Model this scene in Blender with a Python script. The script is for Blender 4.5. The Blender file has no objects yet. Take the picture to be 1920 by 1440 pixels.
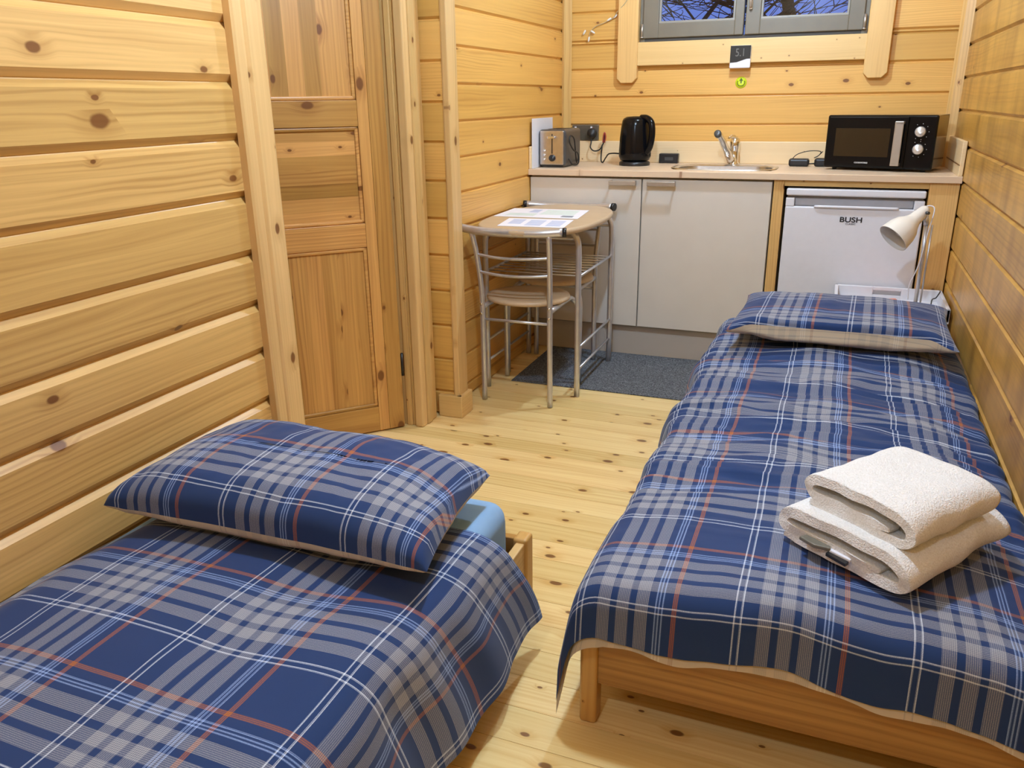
import bpy, bmesh, math, random
from mathutils import Vector, Matrix, noise
from math import sin, cos, pi, radians, sqrt, exp, floor

random.seed(7)
SC = bpy.context.scene
COL = SC.collection

# ------------------------------------------------------------------ camera
cam_d = bpy.data.cameras.new('camera')
cam = bpy.data.objects.new('camera', cam_d)
COL.objects.link(cam)
SC.camera = cam
F_PX, YAW, PITCH, ROLL, CAM_H = 1510.5, 0.381, 0.3382, -0.0143, 1.212
cam_d.sensor_fit = 'HORIZONTAL'
cam_d.sensor_width = 36.0
cam_d.lens = F_PX * 36.0 / 1920.0
cam_d.clip_start = 0.02
_f = Vector((-sin(YAW) * cos(PITCH), cos(YAW) * cos(PITCH), -sin(PITCH)))
_r = Vector((cos(YAW), sin(YAW), 0))
_u = _r.cross(_f)
_r2 = cos(ROLL) * _r + sin(ROLL) * _u
_u2 = -sin(ROLL) * _r + cos(ROLL) * _u
cam.matrix_world = Matrix(((_r2.x, _u2.x, -_f.x, 0), (_r2.y, _u2.y, -_f.y, 0), (_r2.z, _u2.z, -_f.z, CAM_H), (0, 0, 0, 1)))

# ------------------------------------------------------------------ world, exposure
world = bpy.data.worlds.new('world')
SC.world = world
world.use_nodes = True
bg = world.node_tree.nodes['Background']
bg.inputs[0].default_value = (0.17, 0.28, 0.80, 1)
bg.inputs[1].default_value = 0.85
SC.view_settings.view_transform = 'Standard'
SC.view_settings.look = 'None'
SC.view_settings.gamma = 1.0
SC.view_settings.use_curve_mapping = False
SC.view_settings.exposure = 0.0
SC.cycles.use_denoising = True
SC.cycles.max_bounces = 10
SC.cycles.diffuse_bounces = 5
SC.cycles.sample_clamp_indirect = 6

# room lamps: (x, y, z, watts, radius)
LAMP_COL = (0.80, 1.12, 1.56)
LAMPS = [(-0.46, 3.34, 2.16, 42, 0.04), (-0.48, 1.58, 2.16, 58, 0.05), (-0.45, -0.35, 2.16, 22, 0.06)]

# ------------------------------------------------------------------ dimensions
XN, XK, XR, YB = -1.445, -1.404, 0.459, 4.30
YC = 3.754          # worktop front
WT = 0.90           # worktop height
YF = -0.95          # wall behind the camera
ZC = 2.30           # ceiling
PITCH_LOG = 0.1352

# ------------------------------------------------------------------ material helpers
class NT:
    def __init__(s, name):
        s.m = bpy.data.materials.new(name)
        s.m.use_nodes = True
        s.t = s.m.node_tree
        s.bsdf = s.t.nodes['Principled BSDF']
        s.out = s.t.nodes['Material Output']
    def n(s, typ, **kw):
        nd = s.t.nodes.new(typ)
        for k, v in kw.items():
            setattr(nd, k, v)
        return nd
    def put(s, sock, v):
        if v is None:
            return
        if hasattr(v, 'is_output') or isinstance(v, bpy.types.NodeSocket):
            s.t.links.new(v, sock)
        else:
            if isinstance(v, (tuple, list)) and len(v) == 3 and sock.type == 'RGBA':
                v = (*v, 1)
            sock.default_value = v
    def math(s, op, a, b=None, c=None, clamp=False):
        nd = s.n('ShaderNodeMath', operation=op, use_clamp=clamp)
        s.put(nd.inputs[0], a); s.put(nd.inputs[1], b)
        if c is not None:
            s.put(nd.inputs[2], c)
        return nd.outputs[0]
    def comb(s, x, y, z):
        nd = s.n('ShaderNodeCombineXYZ')
        s.put(nd.inputs[0], x); s.put(nd.inputs[1], y); s.put(nd.inputs[2], z)
        return nd.outputs[0]
    def noise(s, vec, scale=1.0, detail=2.0, rough=0.5, dist=0.0):
        nd = s.n('ShaderNodeTexNoise')
        s.put(nd.inputs['Vector'], vec)
        nd.inputs['Scale'].default_value = scale
        nd.inputs['Detail'].default_value = detail
        nd.inputs['Roughness'].default_value = rough
        nd.inputs['Distortion'].default_value = dist
        return nd.outputs[0]
    def mix(s, f, a, b, blend='MIX'):
        nd = s.n('ShaderNodeMix', data_type='RGBA', blend_type=blend)
        s.put(nd.inputs[0], f); s.put(nd.inputs[6], a); s.put(nd.inputs[7], b)
        return nd.outputs[2]
    def remap(s, v, a, b, c=0.0, d=1.0, smooth=False):
        nd = s.n('ShaderNodeMapRange')
        if smooth:
            nd.interpolation_type = 'SMOOTHSTEP'
        s.put(nd.inputs[0], v)
        for i, x in enumerate((a, b, c, d)):
            s.put(nd.inputs[i + 1], x)
        return nd.outputs[0]
    def bump(s, h, strength=0.3, dist=0.002):
        nd = s.n('ShaderNodeBump')
        nd.inputs['Strength'].default_value = strength
        nd.inputs['Distance'].default_value = dist
        s.put(nd.inputs['Height'], h)
        s.t.links.new(nd.outputs[0], s.bsdf.inputs['Normal'])
    def set(s, **kw):
        for k, v in kw.items():
            s.put(s.bsdf.inputs[k.replace('_', ' ')], v)
        return s.m

def plain(name, col, rough=0.5, metal=0.0, var=0.04, vscale=30.0, bump=0.0, bscale=200.0, **kw):
    t = NT(name)
    tc = t.n('ShaderNodeTexCoord').outputs['Object']
    nz = t.noise(tc, vscale, 3)
    f = t.remap(nz, 0.3, 0.7, 1 - var, 1 + var)
    c = t.mix(1.0, (*col, 1), t.comb(f, f, f), 'MULTIPLY')
    if bump:
        t.bump(t.noise(tc, bscale, 2), bump, 0.001)
    t.set(Base_Color=c, Roughness=rough, Metallic=metal)
    for k, v in kw.items():
        t.put(t.bsdf.inputs[k], v)
    return t.m

def wood(name, g='x', c='z', base=(0.70, 0.47, 0.20), dark=(0.47, 0.25, 0.075), knot=(0.15, 0.045, 0.006),
         contrast=0.55, rings=0.35, knots=0.55, kcell=0.16, kmax=0.075, rough=0.42, tint=0.13, pale=0.0, smear=0.0, coat=0.15, kel=0.9):
    t = NT(name)
    tc = t.n('ShaderNodeTexCoord').outputs['Object']
    sp = t.n('ShaderNodeSeparateXYZ'); t.put(sp.inputs[0], tc)
    ax = {'x': sp.outputs[0], 'y': sp.outputs[1], 'z': sp.outputs[2]}
    nn = [a for a in 'xyz' if a not in (g, c)][0]
    at = t.n('ShaderNodeAttribute', attribute_type='GEOMETRY', attribute_name='bid').outputs['Fac']
    G = t.math('ADD', ax[g], t.math('MULTIPLY', at, 17.3))
    C = t.math('ADD', ax[c], t.math('MULTIPLY', at, 9.1))
    N = t.math('MULTIPLY', ax[nn], 0.35)
    wn = t.n('ShaderNodeTexWhiteNoise', noise_dimensions='1D'); t.put(wn.inputs['W'], at)
    rnd = wn.outputs['Value']
    # knots
    vk = t.n('ShaderNodeTexVoronoi', voronoi_dimensions='2D', feature='F1')
    t.put(vk.inputs['Vector'], t.comb(t.math('MULTIPLY', G, kel / kcell), t.math('MULTIPLY', C, 1 / kcell), 0.0))
    vk.inputs['Scale'].default_value = 1.0
    sc = t.n('ShaderNodeSeparateColor'); t.put(sc.inputs[0], vk.outputs['Color'])
    on = t.remap(sc.outputs[0], 1 - knots, 1 - knots + 0.01)
    kr = t.remap(t.math('POWER', sc.outputs[1], 2.2), 0, 1, kmax * 0.28, kmax)
    wob = t.noise(t.comb(G, C, N), 40, 2)
    d = t.math('ADD', vk.outputs['Distance'], t.math('MULTIPLY', t.math('SUBTRACT', wob, 0.5), 0.03))
    km = t.math('MULTIPLY', on, t.remap(t.math('DIVIDE', d, kr), 1.15, 0.7, 0, 1, True))
    halo = t.math('MULTIPLY', on, t.remap(t.math('DIVIDE', d, kr), 3.4, 0.9, 0, 1, True))
    # grain
    low = t.noise(t.comb(t.math('MULTIPLY', G, 1.4), t.math('MULTIPLY', C, 9), N), 1.0, 2)
    cw = t.math('ADD', C, t.math('MULTIPLY', t.math('SUBTRACT', low, 0.5), 0.05))
    cw = t.math('ADD', cw, t.math('MULTIPLY', halo, 0.010))
    fine = t.noise(t.comb(t.math('MULTIPLY', G, 2.2), t.math('MULTIPLY', cw, 120), t.math('MULTIPLY', N, 120)), 1.0, 3, 0.6)
    rper = t.remap(rnd, 0, 1, 2 * pi / 0.021, 2 * pi / 0.011)
    rarg = t.math('ADD', t.math('MULTIPLY', cw, rper), t.math('MULTIPLY', t.noise(t.comb(t.math('MULTIPLY', G, 1.1), t.math('MULTIPLY', cw, 45), N), 1.0, 2), 9.0))
    ring = t.math('SINE', rarg)
    ring = t.math('POWER', t.remap(ring, -1, 1, 0, 1), 2.5)
    rmask = t.remap(t.noise(t.comb(t.math('MULTIPLY', G, 0.9), t.math('MULTIPLY', C, 7), N), 1.0, 1), 0.42, 0.62)
    broad = t.noise(t.comb(t.math('MULTIPLY', G, 0.7), t.math('MULTIPLY', cw, 22), N), 1.0, 2)
    val = t.math('ADD', t.math('MULTIPLY', t.remap(fine, 0.35, 0.75), contrast * 0.5), t.math('MULTIPLY', t.math('MULTIPLY', ring, rmask), rings))
    val = t.math('ADD', val, t.math('MULTIPLY', t.remap(broad, 0.35, 0.7), contrast * 0.45))
    val = t.math('ADD', val, t.math('MULTIPLY', halo, 0.35), clamp=True)
    col = t.mix(val, base, dark)
    if smear:
        sm = t.noise(t.comb(t.math('MULTIPLY', G, 9), t.math('MULTIPLY', C, 2.2), N), 1.0, 3)
        col = t.mix(t.math('MULTIPLY', t.remap(sm, 0.4, 0.7), smear), col, tuple(0.62 * x for x in dark))
    # per-board tint
    f = t.remap(rnd, 0, 1, 1 - tint, 1 + tint * 0.6)
    f2 = t.remap(rnd, 0, 1, 1 - tint * 1.5, 1 + tint)
    col = t.mix(1.0, col, t.comb(f, t.math('MULTIPLY', f, 1.0), f2), 'MULTIPLY')
    col = t.mix(t.math('MULTIPLY', km, 0.9), col, knot)
    t.bump(fine, 0.12, 0.0008)
    t.set(Base_Color=col, Roughness=rough, Coat_Weight=coat, Coat_Roughness=0.25)
    return t.m

NAVY = (0.013, 0.037, 0.128)
def plaid(name, pu=0.2885, pv=0.311, u0=0.0, v0=0.0, reverse=False):
    """colour = mean of warp and weft thread colours, both read from the cloth's own UV in metres"""
    t = NT(name)
    uv = t.n('ShaderNodeUVMap', uv_map='cloth').outputs[0]
    sp = t.n('ShaderNodeSeparateXYZ'); t.put(sp.inputs[0], uv)
    if not reverse:
        nv, gr, wh, bl, og = NAVY, (0.37, 0.375, 0.405), (0.80, 0.88, 1.0), (0.36, 0.50, 0.85), (0.46, 0.14, 0.005)
    else:
        nv, gr, wh, bl, og = (0.56, 0.47, 0.34), (0.36, 0.33, 0.27), (0.30, 0.27, 0.25), (0.74, 0.70, 0.58), (0.36, 0.20, 0.12)
    # (start metres, colour) along one repeat, O = orange line at 0
    seq = [(0, og), (0.0050, nv), (0.104, wh), (0.1075, nv), (0.115, wh), (0.1185, nv), (0.146, gr), (0.169, nv), (0.181, gr), (0.205, nv),
           (0.2165, gr), (0.2405, nv), (0.2525, bl), (0.2560, nv), (0.2590, bl), (0.2625, nv), (0.2655, bl), (0.269, nv), (0.2840, og)]
    def side(coord, per, off, mirror):
        q = t.math('DIVIDE', t.math('SUBTRACT', coord, off), per)
        q = t.math('FRACT', t.math('MULTIPLY', q, -1.0) if mirror else q)
        r = t.n('ShaderNodeValToRGB')
        r.color_ramp.interpolation = 'CONSTANT'
        cr = r.color_ramp
        P = 0.2885
        cr.elements[0].position = 0; cr.elements[0].color = (*seq[0][1], 1)
        cr.elements[1].position = seq[1][0] / P; cr.elements[1].color = (*seq[1][1], 1)
        for s_, c_ in seq[2:]:
            e = cr.elements.new(s_ / P); e.color = (*c_, 1)
        t.put(r.inputs[0], q)
        return r.outputs[0]
    U, V = sp.outputs[0], sp.outputs[1]
    cu = side(U, pu, u0, False)
    cv = side(V, pv, v0, True)
    # threads: stripes are woven of fine lines
    tu = t.remap(t.math('SINE', t.math('MULTIPLY', U, 2 * pi / 0.0031)), -0.5, 0.5, 0.35, 1.15)
    tv = t.remap(t.math('SINE', t.math('MULTIPLY', V, 2 * pi / 0.0031)), -0.5, 0.5, 0.38, 1.05)
    cu = t.mix(tu, nv, cu); cv = t.mix(tv, nv, cv)
    # twill: which thread lies on top flickers on a millimetre scale
    tw = t.noise(t.comb(t.math('MULTIPLY', U, 700), t.math('MULTIPLY', V, 700), 0.0), 1.0, 1)
    f = t.remap(tw, 0.35, 0.65, 0.36, 0.64)
    col = t.mix(f, cu, cv)
    t.bump(tw, 0.15, 0.0006)
    t.set(Base_Color=col, Roughness=0.85, Sheen_Weight=0.12)
    t.bsdf.inputs['Specular IOR Level'].default_value = 0.25
    return t.m

# ------------------------------------------------------------------ materials
W_LEFT = wood('wall_wood_lengthwise', 'y', 'z', base=(0.76, 0.47, 0.160), dark=(0.42, 0.21, 0.052), knots=0.40, kcell=0.15, kmax=0.12, contrast=0.68, rings=0.36, kel=0.6)
W_KIT = wood('kitchen_wall_wood', 'y', 'z', base=(0.72, 0.41, 0.098), dark=(0.48, 0.225, 0.042), knots=0.35, kcell=0.13, kmax=0.09, rings=0.4, kel=0.6)
W_RIGHT = wood('right_wall_wood', 'y', 'z', base=(0.64, 0.35, 0.066), dark=(0.33, 0.15, 0.026), knots=0.2, kcell=0.15, kmax=0.07, smear=0.55, rough=0.36, kel=0.6)
W_BACK = wood('back_wall_wood', 'x', 'z', base=(0.74, 0.43, 0.110), dark=(0.52, 0.255, 0.052), knots=0.38, kcell=0.14, kmax=0.07, kel=0.6)
W_FLOOR = wood('floor_wood', 'x', 'y', base=(0.93, 0.72, 0.33), dark=(0.70, 0.41, 0.12), knots=0.55, kcell=0.085, kmax=0.15, contrast=0.85, rings=0.28, tint=0.11, rough=0.33, coat=0.3, kel=0.55)
W_CEIL = wood('ceiling_wood', 'y', 'x', base=(0.74, 0.50, 0.225), dark=(0.55, 0.32, 0.11))
W_TRIMZ = wood('trim_wood_vertical', 'z', 'x', base=(0.72, 0.46, 0.165), dark=(0.48, 0.25, 0.07), knots=0.35, kcell=0.12, kmax=0.09, contrast=0.5, kel=0.6)
W_TRIMZY = wood('trim_wood_vertical_side', 'z', 'y', base=(0.72, 0.47, 0.19), dark=(0.46, 0.25, 0.075), knots=0.4, kcell=0.11, kmax=0.10, contrast=0.6, kel=0.6)
W_TRIMX = wood('trim_wood_horizontal', 'x', 'z', base=(0.74, 0.50, 0.20), dark=(0.54, 0.31, 0.10), knots=0.5, kcell=0.09, kmax=0.08, contrast=0.4)
W_TRIMY = wood('trim_wood_depthwise', 'y', 'z', base=(0.74, 0.48, 0.18), dark=(0.55, 0.30, 0.09), knots=0.3, kcell=0.12, kmax=0.06)
W_UP = wood('upstand_wood', 'x', 'z', base=(0.82, 0.63, 0.37), dark=(0.70, 0.47, 0.22), knots=0.4, kcell=0.09, kmax=0.06, contrast=0.3, tint=0.03)
W_DOORZ = wood('door_wood_vertical', 'z', 'x', base=(0.70, 0.38, 0.105), dark=(0.38, 0.155, 0.032), knots=0.5, kcell=0.11, kmax=0.13, contrast=0.8, tint=0.34, kel=0.6)
W_DOORX = wood('door_wood_horizontal', 'x', 'z', base=(0.70, 0.38, 0.105), dark=(0.38, 0.155, 0.032), knots=0.5, kcell=0.11, kmax=0.13, contrast=0.8, tint=0.34, kel=0.6)
W_BEDX = wood('bed_wood_crosswise', 'x', 'z', base=(0.50, 0.255, 0.058), dark=(0.24, 0.095, 0.014), knots=0.3, kcell=0.13, kmax=0.08, tint=0.1, rough=0.38, kel=0.6, contrast=0.95)
W_BEDY = wood('bed_wood_lengthwise', 'y', 'z', base=(0.72, 0.48, 0.20), dark=(0.50, 0.28, 0.085), knots=0.2, kcell=0.13, kmax=0.06, tint=0.1)
W_BEDZ = wood('bed_wood_upright', 'z', 'x', base=(0.64, 0.37, 0.11), dark=(0.42, 0.20, 0.045), knots=0.1, kcell=0.13, kmax=0.05, tint=0.1)
W_TOP = wood('worktop_laminate', 'x', 'y', base=(0.72, 0.55, 0.38), dark=(0.62, 0.43, 0.28), knots=0.25, kcell=0.14, kmax=0.06, contrast=0.4, rings=0.1, tint=0.02, knot=(0.35, 0.20, 0.12), rough=0.45)
W_TABLE = wood('table_laminate', 'x', 'y', base=(0.56, 0.42, 0.27), dark=(0.44, 0.31, 0.18), knots=0.0, contrast=0.6, rings=0.25, tint=0.02, rough=0.4)

M_WHITE = plain('white_enamel', (0.72, 0.72, 0.76), 0.32, var=0.015)
M_CREAM = plain('cream_cabinet_laminate', (0.66, 0.61, 0.54), 0.38, var=0.02, vscale=8)
M_PLINTH = plain('cream_plinth_laminate', (0.58, 0.52, 0.45), 0.5, var=0.02, vscale=8)
M_CARC = plain('cabinet_carcass', (0.42, 0.38, 0.32), 0.6)
M_CHROME = plain('chrome', (0.78, 0.78, 0.80), 0.12, 1.0, var=0.02)
M_STEEL = plain('brushed_steel', (0.62, 0.60, 0.58), 0.28, 1.0, var=0.05, vscale=60)
M_TUBE = plain('silver_painted_tube', (0.60, 0.60, 0.62), 0.30, 0.7, var=0.05)
M_BLACK = plain('black_plastic', (0.012, 0.012, 0.014), 0.35, var=0.1)
M_BLACKG = plain('glossy_black_plastic', (0.004, 0.004, 0.005), 0.16, var=0.05)
M_BLACKG.node_tree.nodes['Principled BSDF'].inputs['Specular IOR Level'].default_value = 0.22
M_RUBBER = plain('black_cable_rubber', (0.012, 0.012, 0.012), 0.5)
M_GREYW = plain('grey_painted_window_wood', (0.165, 0.140, 0.098), 0.45, var=0.05, vscale=12)
M_GREYL = plain('grey_glazing_bead', (0.28, 0.26, 0.22), 0.35)
M_DARKG = plain('dark_window_rebate', (0.055, 0.048, 0.04), 0.7)
M_PAPER = plain('white_paper', (0.80, 0.80, 0.86), 0.7, var=0.01)
M_INKB = plain('pale_blue_print', (0.42, 0.50, 0.72), 0.7)
M_INKG = plain('pale_green_print', (0.60, 0.74, 0.66), 0.7)
M_INKD = plain('dark_print', (0.10, 0.16, 0.22), 0.7)
M_RUG = None
M_BLUESHEET = plain('light_blue_sheet', (0.24, 0.40, 0.62), 0.9, var=0.05, vscale=14, bump=0.2, bscale=600)
M_MATT = plain('cream_mattress_ticking', (0.62, 0.56, 0.45), 0.9)
M_YELLOW = plain('yellow_green_sticker', (0.62, 0.70, 0.02), 0.5)
M_OLIVE = plain('dark_olive_print', (0.09, 0.12, 0.01), 0.6)
M_ORANGE = plain('orange_booklet', (0.75, 0.18, 0.06), 0.5)
M_SHADE = plain('white_lamp_enamel', (0.80, 0.76, 0.68), 0.3, var=0.01)
M_SHADEIN = plain('white_lamp_inside', (0.72, 0.70, 0.66), 0.45, var=0.01)
M_SCREEN = plain('display_glass', (0.03, 0.033, 0.035), 0.15)
M_DIGIT = plain('display_digits', (0.13, 0.13, 0.12), 0.3)
M_KNOB = plain('silver_knob', (0.62, 0.60, 0.58), 0.3, 0.6)
M_MWGLASS = plain('dark_oven_glass', (0.022, 0.014, 0.008), 0.12)
M_MWSIDE = plain('microwave_side_metal', (0.42, 0.38, 0.30), 0.14, 0.9)
M_DGREY = plain('dark_grey_plastic', (0.06, 0.06, 0.06), 0.35)
M_SATIN = plain('satin_chrome_handle', (0.50, 0.46, 0.41), 0.35, 0.8)
M_RED = plain('red_cable_wrap', (0.35, 0.05, 0.03), 0.5)
M_CLEAR = plain('clear_bulb_plastic', (0.75, 0.72, 0.62), 0.2)
M_WIRE = plain('clear_pale_cord', (0.40, 0.36, 0.22), 0.4)
M_BARK = plain('bare_bark', (0.020, 0.016, 0.016), 0.9)
M_GROUND = plain('dark_winter_ground', (0.03, 0.035, 0.02), 0.95)
M_SOCKET = plain('brushed_steel_faceplate', (0.20, 0.18, 0.14), 0.3, 0.7)
M_SACHET = plain('grey_sachet_foil', (0.17, 0.16, 0.13), 0.4)
M_WHITETXT = plain('white_lettering', (0.6, 0.6, 0.6), 0.5)
M_FRIDGEGREY = plain('fridge_handle_recess', (0.42, 0.42, 0.45), 0.4)
M_HALL = plain('hall_wood', (0.45, 0.27, 0.10), 0.6)
M_GLASS = NT('window_glass')
_t = M_GLASS
_g = _t.n('ShaderNodeBsdfGlossy'); _g.inputs['Roughness'].default_value = 0.02
_tr = _t.n('ShaderNodeBsdfTransparent'); _tr.inputs[0].default_value = (0.93, 0.96, 1.0, 1)
_fr = _t.n('ShaderNodeFresnel'); _fr.inputs[0].default_value = 1.45
_mx = _t.n('ShaderNodeMixShader')
_t.put(_mx.inputs[0], _fr.outputs[0]); _t.put(_mx.inputs[1], _tr.outputs[0]); _t.put(_mx.inputs[2], _g.outputs[0])
_t.t.links.new(_mx.outputs[0], _t.out.inputs[0])
M_GLASS = _t.m

def rug_mat():
    t = NT('charcoal_rug_pile')
    tc = t.n('ShaderNodeTexCoord').outputs['Object']
    a = t.noise(tc, 150, 3, 0.7); b = t.noise(tc, 45, 3)
    col = t.mix(t.remap(a, 0.36, 0.64), (0.018, 0.021, 0.027), (0.26, 0.275, 0.30))
    col = t.mix(t.remap(b, 0.3, 0.7, 0, 0.5), col, (0.045, 0.05, 0.06))
    t.bump(a, 0.9, 0.006)
    return t.set(Base_Color=col, Roughness=0.95)
M_RUG = rug_mat()

def towel_mat():
    t = NT('white_terry_towel')
    tc = t.n('ShaderNodeTexCoord').outputs['Object']
    a = t.noise(tc, 330, 2, 0.6); b = t.noise(tc, 90, 2)
    h = t.math('ADD', a, t.math('MULTIPLY', b, 0.7))
    t.bump(h, 0.8, 0.004)
    c = t.mix(t.remap(a, 0.3, 0.6), (0.76, 0.74, 0.70), (0.90, 0.89, 0.88))
    return t.set(Base_Color=c, Roughness=0.95, Sheen_Weight=0.3)
M_TOWEL = towel_mat()

# ------------------------------------------------------------------ geometry helpers
class B:
    """collects solids in one bmesh; every solid gets a board id of its own for the wood grain"""
    def __init__(s, off=(0, 0, 0)):
        s.bm = bmesh.new()
        s.l = s.bm.faces.layers.float.new('bid')
        s.off = Vector(off)
        s.smooth = []
    def _add(s, bm2, mi=0, smooth=False, bid=None, mat=None):
        bid = random.random() if bid is None else bid
        vm = {}
        for v in bm2.verts:
            co = mat @ v.co if mat else v.co
            vm[v] = s.bm.verts.new(co - s.off)
        for f in bm2.faces:
            try:
                nf = s.bm.faces.new([vm[v] for v in f.verts])
            except ValueError:
                continue
            nf[s.l] = bid; nf.material_index = mi; nf.smooth = smooth or f.smooth
        bm2.free()
        return s
    def box(s, x0, x1, y0, y1, z0, z1, bev=0.0, mi=0, seg=2, bid=None, mat=None):
        b = bmesh.new()
        bmesh.ops.create_cube(b, size=1)
        for v in b.verts:
            v.co = Vector(((x0 + x1) / 2 + v.co.x * (x1 - x0), (y0 + y1) / 2 + v.co.y * (y1 - y0), (z0 + z1) / 2 + v.co.z * (z1 - z0)))
        if bev:
            bmesh.ops.bevel(b, geom=b.edges[:], offset=bev, segments=seg, profile=0.5, affect='EDGES')
        return s._add(b, mi, False, bid, mat)
    def tube(s, pts, r, n=10, smooth=0, mi=0, closed=False, cap=True):
        pts = [Vector(p) for p in pts]
        if smooth:
            pts = catmull(pts, smooth, closed)
        m = len(pts)
        rr = r if isinstance(r, (list, tuple)) else [r] * m
        if len(rr) != m:
            rr = [rr[min(len(rr) - 1, int(i * len(rr) / m))] for i in range(m)]
        b = bmesh.new(); rings = []
        T = (pts[1] - pts[0]).normalized()
        nrm = T.orthogonal().normalized()
        for i, p in enumerate(pts):
            a = pts[i - 1] if (i > 0 or closed) else p
            c = pts[(i + 1) % m] if (i < m - 1 or closed) else p
            T2 = (c - a).normalized()
            nrm = (nrm - T2 * nrm.dot(T2)).normalized()
            bn = T2.cross(nrm)
            rings.append([b.verts.new(p + rr[i] * (cos(2 * pi * k / n) * nrm + sin(2 * pi * k / n) * bn)) for k in range(n)])
        for i in range(m if closed else m - 1):
            A, Bq = rings[i], rings[(i + 1) % m]
            for k in range(n):
                f = b.faces.new((A[k], A[(k + 1) % n], Bq[(k + 1) % n], Bq[k])); f.smooth = True
        if cap and not closed:
            b.faces.new(rings[0][::-1]); b.faces.new(rings[-1])
        return s._add(b, mi)
    def lathe(s, prof, n=32, mat=None, mi=0, cap=True, smooth=True, sx=1.0, sy=1.0):
        b = bmesh.new(); rings = []
        for (r, z) in prof:
            rings.append([b.verts.new((r * sx * cos(2 * pi * k / n), r * sy * sin(2 * pi * k / n), z)) for k in range(n)])
        for i in range(len(prof) - 1):
            for k in range(n):
                f = b.faces.new((rings[i][k], rings[i][(k + 1) % n], rings[i + 1][(k + 1) % n], rings[i + 1][k])); f.smooth = smooth
        if cap:
            b.faces.new(rings[0][::-1]); b.faces.new(rings[-1])
        return s._add(b, mi, False, None, mat)
    def prism(s, poly, a0, a1, axis='y', bev=0.0, mi=0, bid=None, mat=None, smooth=False):
        """extrude a 2D outline along an axis"""
        b = bmesh.new()
        def P(u, v, w):
            return {'y': (u, w, v), 'x': (w, u, v), 'z': (u, v, w)}[axis]
        lo = [b.verts.new(P(u, v, a0)) for u, v in poly]
        hi = [b.verts.new(P(u, v, a1)) for u, v in poly]
        n = len(poly)
        b.faces.new(lo); b.faces.new(hi[::-1])
        for k in range(n):
            f = b.faces.new((lo[k], hi[k], hi[(k + 1) % n], lo[(k + 1) % n])); f.smooth = smooth
        bmesh.ops.recalc_face_normals(b, faces=b.faces[:])
        if bev:
            bmesh.ops.bevel(b, geom=b.edges[:], offset=bev, segments=2, profile=0.5, affect='EDGES')
        return s._add(b, mi, False, bid, mat)
    def obj(s, name, mats, parent=None, label=None):
        me = bpy.data.meshes.new(name)
        bmesh.ops.recalc_face_normals(s.bm, faces=s.bm.faces[:])
        s.bm.to_mesh(me); s.bm.free()
        for m in (mats if isinstance(mats, (list, tuple)) else [mats]):
            me.materials.append(m)
        o = bpy.data.objects.new(name, me)
        COL.objects.link(o)
        o.location = s.off if parent is None else (0, 0, 0)
        if parent is not None:
            o.parent = parent
        if label:
            o['label'] = label
        return o

def catmull(pts, k, closed=False):
    out = []; n = len(pts)
    rng = range(n if closed else n - 1)
    for i in rng:
        p0 = pts[(i - 1) % n] if (closed or i > 0) else pts[0] * 2 - pts[1]
        p1, p2 = pts[i], pts[(i + 1) % n]
        p3 = pts[(i + 2) % n] if (closed or i < n - 2) else pts[-1] * 2 - pts[-2]
        for j in range(k):
            t = j / k
            out.append(0.5 * ((2 * p1) + (-p0 + p2) * t + (2 * p0 - 5 * p1 + 4 * p2 - p3) * t * t + (-p0 + 3 * p1 - 3 * p2 + p3) * t ** 3))
    if not closed:
        out.append(pts[-1])
    return out

def tag(o, label, cat=None, group=None, kind=None):
    o['label'] = label
    if cat: o['category'] = cat
    if group: o['group'] = group
    if kind: o['kind'] = kind
    return o

def thing(name, label, cat, loc=(0, 0, 0), group=None, kind=None):
    o = bpy.data.objects.new(name, None); COL.objects.link(o)
    o.location = loc; o.empty_display_size = 0.05
    return tag(o, label, cat, group, kind)

def struct(o, label, cat):
    return tag(o, label, cat, kind='structure')

def text(name, body, size, loc, rot, mat, parent, ext=0.0006, align='CENTER', bold=False, sx=1.0):
    cu = bpy.data.curves.new(name, 'FONT')
    cu.body = body; cu.size = size; cu.extrude = ext; cu.align_x = align; cu.align_y = 'CENTER'
    if bold: cu.offset = size * 0.022
    cu.materials.append(mat)
    tmp = bpy.data.objects.new(name + '_src', cu)
    me = bpy.data.meshes.new_from_object(tmp)
    me.name = name
    bpy.data.objects.remove(tmp); bpy.data.curves.remove(cu)
    if not me.materials: me.materials.append(mat)
    o = bpy.data.objects.new(name, me); COL.objects.link(o)
    o.location = loc; o.rotation_euler = rot; o.scale = (sx, 1, 1); o.parent = parent
    return o

def sheet_mesh(name, P, UV, mat, parent=None, off=(0, 0, 0), flip=False):
    """grid of points P[i][j] with cloth coordinates UV[i][j] in metres"""
    ni, nj = len(P), len(P[0])
    off = Vector(off)
    verts = [tuple(Vector(P[i][j]) - off) for i in range(ni) for j in range(nj)]
    faces = []
    for i in range(ni - 1):
        for j in range(nj - 1):
            q = (i * nj + j, (i + 1) * nj + j, (i + 1) * nj + j + 1, i * nj + j + 1)
            faces.append(q[::-1] if flip else q)
    me = bpy.data.meshes.new(name)
    me.from_pydata(verts, [], faces)
    uvl = me.uv_layers.new(name='cloth')
    for li, lp in enumerate(me.loops):
        i, j = divmod(lp.vertex_index, nj)
        uvl.data[li].uv = UV[i][j]
    me.polygons.foreach_set('use_smooth', [True] * len(me.polygons))
    me.materials.append(mat)
    o = bpy.data.objects.new(name, me); COL.objects.link(o)
    if parent is not None:
        o.parent = parent
    else:
        o.location = off
    return o

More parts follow.
